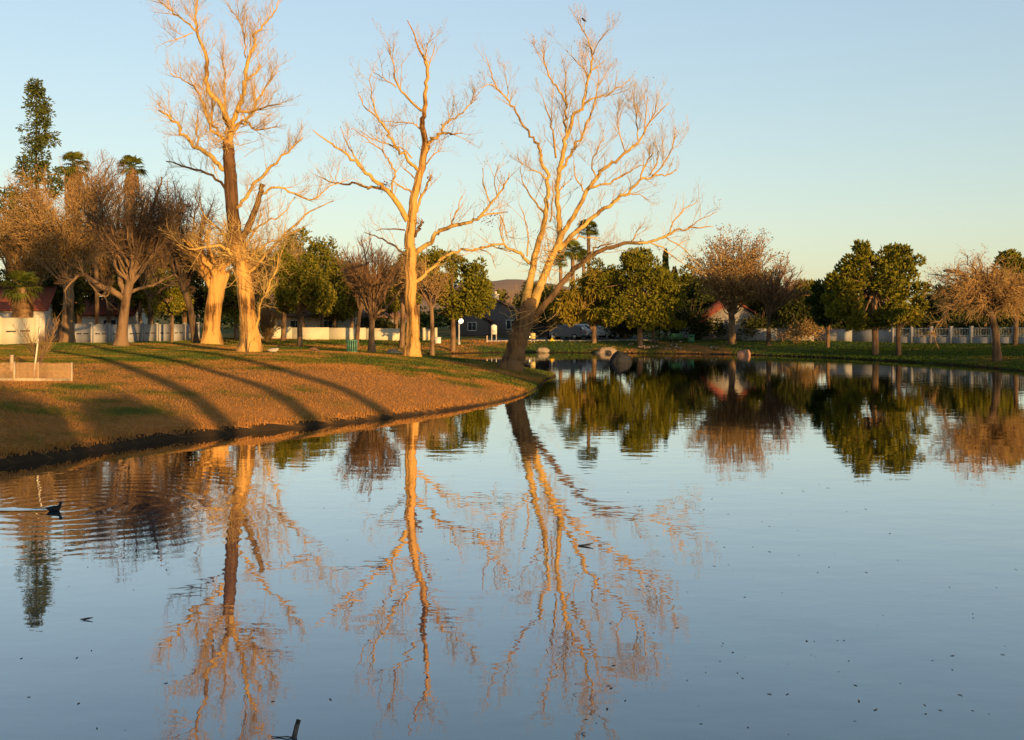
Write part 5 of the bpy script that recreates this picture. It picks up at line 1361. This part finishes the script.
    # geese on the far bank
    geese = [(631, 345.6, 'REST', .3, 'goose resting alone beside the rocky drain mound'), (644, 349, 'REST', 2.8, 'leftmost goose of the row sitting at the water edge'), (642, 350, 'GOOSE', 0, 'standing pale goose at the left of the waterside row'),
             (647, 350.5, 'FEED', 3, 'feeding goose second in the waterside row'), (655, 350, 'GOOSE', .4, 'standing goose in the middle of the waterside row'), (653, 344, 'FEED', .2, 'goose grazing higher on the bank below the largest pine'),
             (668, 350.2, 'REST', 0, 'resting goose right of the middle of the waterside row'), (674, 347.5, 'FEED', 2.9, 'goose feeding just above the waterside row'), (678, 350.6, 'GOOSE', 3.2, 'standing goose at the right end of the waterside row'),
             (681, 343, 'REST', 1, 'goose resting on the bank below the square green bin'), (714, 350.6, 'FEED', 0, 'dark lone bird feeding on the bank below the broad brown leaved tree'), (656, 343.4, 'GOOSE', 2.6, 'goose standing high on the bank below the small leaning pine')]
    for (x, y, kind, rz, lab) in geese:
        b = ground_hit(x, y, 60); sp = {'GOOSE': GOOSE, 'FEED': FEED, 'REST': REST}[kind]
        loft_bird('goose', lab, b, rz, sp, ['goose_body', 'goose_pale', 'goose_dark'], 1.0, 'geese on the banks', 'goose', kind != 'REST')
    loft_bird('goose', 'pale bodied goose on the lawn right of the tallest trunk', ground_hit(273.5, 352.5), .1, REST, ['goose_pale', 'goose_pale', 'goose_dark'], 1.1, 'geese on the banks', 'goose', False)
    loft_bird('goose', 'brown goose lying on the lawn left of the green slatted bin', ground_hit(314, 353.5), .05, FEED, ['bird_brown', 'bird_brown', 'bird_brown'], .8, 'geese on the banks', 'goose', True)
    # coot
    CT = [(-.19, .085, .008, .006, 0), (-.15, .075, .035, .025, 0), (-.08, .05, .075, .065, 0), (0, .045, .09, .085, 0), (.08, .06, .075, .075, 0), (.12, .105, .042, .045, 0), (.135, .15, .032, .032, 0), (.15, .185, .036, .034, 0), (.175, .19, .03, .026, 0), (.192, .186, .014, .013, 0)]
    def bill(e):
        s = MB(); s.tube([[.188, 0, .186], [.21, 0, .183], [.228, 0, .177]], [.012, .009, .003], 8); s.build('bill', M['bill'], e, True)
    loft_bird('coot', 'black coot swimming near the left edge of the lake', COOT, .25, CT, ['soot'], .78, None, 'bird', False, bill)
    # bird on the topmost twig of the leaning tree
    BD = [(-.17, -.06, .012, .006, 0), (-.09, -.015, .03, .015, 0), (-.03, .03, .05, .045, 0), (.03, .07, .055, .05, 0), (.07, .11, .04, .04, 0), (.10, .145, .036, .034, 0), (.13, .15, .02, .018, 0), (.165, .145, .004, .004, 0)]
    loft_bird('perched_bird', 'small dark bird perched on the topmost twig of the leaning tree', P(584, 21, 65.4), 2.4, BD, ['soot'], 1.3, None, 'bird', False)
    # stick and floating leaves
    s = MB(); b = water_at(294, 738); tp = b + [.03, .05, .14]
    s.tube([b + [-.02, 0, -.25], b, b + [.015, .02, .08], tp], [.024, .022, .021, .02], 10, 0, True, .08)
    s.tube([b + [0, 0, .003], b + [-.06, 0.0, .012], b + [-.13, .01, .004], b + [-.2, .012, .008]], [.006, .006, .005, .003], 6)
    tag(s.build('broken_stick', M['wet_stick']), 'broken stick poking out of the water at the bottom edge', 'stick')
    s = MB(); b = water_at(87, 620); 
    s.add([b + [-.09, 0, .012], b + [-.02, -.03, .006], b + [.08, .01, .03], b + [.0, .04, .02]], [[0, 1, 2, 3]]); s.add([b + [-.09, 0, .007], b + [-.02, -.03, .002], b + [.08, .01, .025], b + [.0, .04, .015]], [[3, 2, 1, 0]])
    tag(s.build('floating_leaf', M['debris']), 'largest dark leaf floating below the coot', 'leaf')
    s = MB(); b = water_at(587, 546); s.tube([b + [-.14, 0, .005], b + [0, .0, .02], b + [.1, .02, .045]], [.012, .016, .008], 7)
    s.tube([b + [0, 0, .02], b + [.06, -.05, .02]], [.01, .004], 6)
    tag(s.build('floating_twig', M['wet_stick']), 'small dark twig floating among the leaning tree reflection', 'twig')
    lm = []
    for k in range(4):
        mb = MB(); a = np.linspace(0, 2 * math.pi, 8)[:-1]; r = .028 * (1 + .3 * np.sin(a * 2 + k)); 
        v = np.c_[np.cos(a) * r * 1.5, np.sin(a) * r * .8, .004 + .008 * np.cos(a) ** 2 * (k % 2 + .3)]
        mb.add(np.vstack([v, [[0, 0, .004]], v - [0, 0, .003]]), None, [[i, (i + 1) % 7, 7] for i in range(7)] + [[i + 8, i, (i + 1) % 7] for i in range(7)])
        o = mb.build('floating_leaf', M['debris']); lm.append(o.data); bpy.data.objects.remove(o)
    n = 0
    while n < 220:
        Y = 1 / rng.uniform(1 / 40, 1 / 9.5); x = rng.uniform(-.46, .46) * Y
        if x / Y * F + CX < 520 and rng.random() < .55: continue
        if sdist(x, Y)[0] > -.8: continue
        o = bpy.data.objects.new('floating_leaf', lm[n % 4]); o.location = (x, Y, .001); o.rotation_euler = (0, 0, rng.uniform(0, 6)); o.scale = (rng.uniform(.1, .38) * (1 + Y / 24),) * 3
        link(o); tag(o, 'tiny dark leaf scrap floating on the open lake', 'leaf', 'leaf scraps floating on the lake'); n += 1


# ---------------------------------------------------------------- light, sky, camera
def build_light():
    w = bpy.data.worlds.new('World'); scene.world = w; w.use_nodes = True
    nt = w.node_tree; bg = nt.nodes['Background']
    sk = nt.nodes.new('ShaderNodeTexSky'); sk.sky_type = 'NISHITA'; sk.sun_disc = False
    sk.sun_elevation = SUN_EL; sk.sun_rotation = math.atan2(SUN_AZ[0], SUN_AZ[1])
    sk.altitude = 300; sk.air_density = SKY[0]; sk.dust_density = SKY[1]; sk.ozone_density = SKY[2]
    gm = nt.nodes.new('ShaderNodeGamma'); gm.inputs['Gamma'].default_value = .55
    tn = nt.nodes.new('ShaderNodeMix'); tn.data_type = 'RGBA'; tn.blend_type = 'MULTIPLY'; tn.inputs['Factor'].default_value = 1; tn.inputs['B'].default_value = (1.25, 1.33, 1.39, 1)
    t2 = nt.nodes.new('ShaderNodeTexCoord'); s2 = nt.nodes.new('ShaderNodeSeparateXYZ'); nt.links.new(t2.outputs['Generated'], s2.inputs[0])
    r2 = nt.nodes.new('ShaderNodeValToRGB'); r2.color_ramp.elements[0].position = .06; r2.color_ramp.elements[1].position = .27      # warm haze low over the horizon
    r2.color_ramp.elements[0].color = (1.26, 1.29, 1.22, 1); r2.color_ramp.elements[1].color = (1.25, 1.32, 1.39, 1)
    nt.links.new(s2.outputs['Z'], r2.inputs['Fac']); nt.links.new(r2.outputs['Color'], tn.inputs['B'])
    nt.links.new(sk.outputs[0], gm.inputs['Color']); nt.links.new(gm.outputs[0], tn.inputs['A'])
    # the low sun leaves the top of the sky much darker than its lower third
    tc = nt.nodes.new('ShaderNodeTexCoord'); sx = nt.nodes.new('ShaderNodeSeparateXYZ'); nt.links.new(tc.outputs['Generated'], sx.inputs[0])
    mr = nt.nodes.new('ShaderNodeMapRange'); mr.interpolation_type = 'SMOOTHSTEP'; mr.inputs['From Min'].default_value = .36; mr.inputs['From Max'].default_value = .72; mr.inputs['To Min'].default_value = 1; mr.inputs['To Max'].default_value = .30
    nt.links.new(sx.outputs['Z'], mr.inputs['Value'])
    zm = nt.nodes.new('ShaderNodeMix'); zm.data_type = 'RGBA'; zm.blend_type = 'MULTIPLY'; zm.inputs['Factor'].default_value = 1
    nt.links.new(tn.outputs['Result'], zm.inputs['A']); nt.links.new(mr.outputs['Result'], zm.inputs['B'])
    nt.links.new(zm.outputs['Result'], bg.inputs['Color']); bg.inputs['Strength'].default_value = SKY[3]
    l = bpy.data.lights.new('sun', 'SUN'); l.energy = SUN_E; l.angle = math.radians(.5); l.color = SUN_C
    o = bpy.data.objects.new('sun', l); link(o)
    d = Vector((-SUN_AZ[0], -SUN_AZ[1], -math.tan(SUN_EL))); o.rotation_euler = d.to_track_quat('-Z', 'Y').to_euler(); o.location = (-60, -60, 40)
    c = bpy.data.cameras.new('camera'); c.sensor_width = 36; c.lens = F / 1024 * 36; c.clip_end = 20000; c.clip_start = .1
    c.shift_y = -(370 - HY) / 1024
    co = bpy.data.objects.new('camera', c); co.location = (0, 0, CAMZ); co.rotation_euler = (math.pi / 2, 0, 0); link(co); scene.camera = co
    vs = scene.view_settings; vs.view_transform = 'Standard'; vs.look = 'None'; vs.gamma = 1; vs.exposure = EXPO; vs.use_curve_mapping = False
    scene.cycles.max_bounces = 8


SKY = (1.0, 1.0, 1.5, .145); SUN_E = 3.1; SUN_C = (1.0, .59, .21); EXPO = 1.1

build_light()
build_ground()

build_grass()
build_structures()
build_heroes()
build_trees()
build_things()
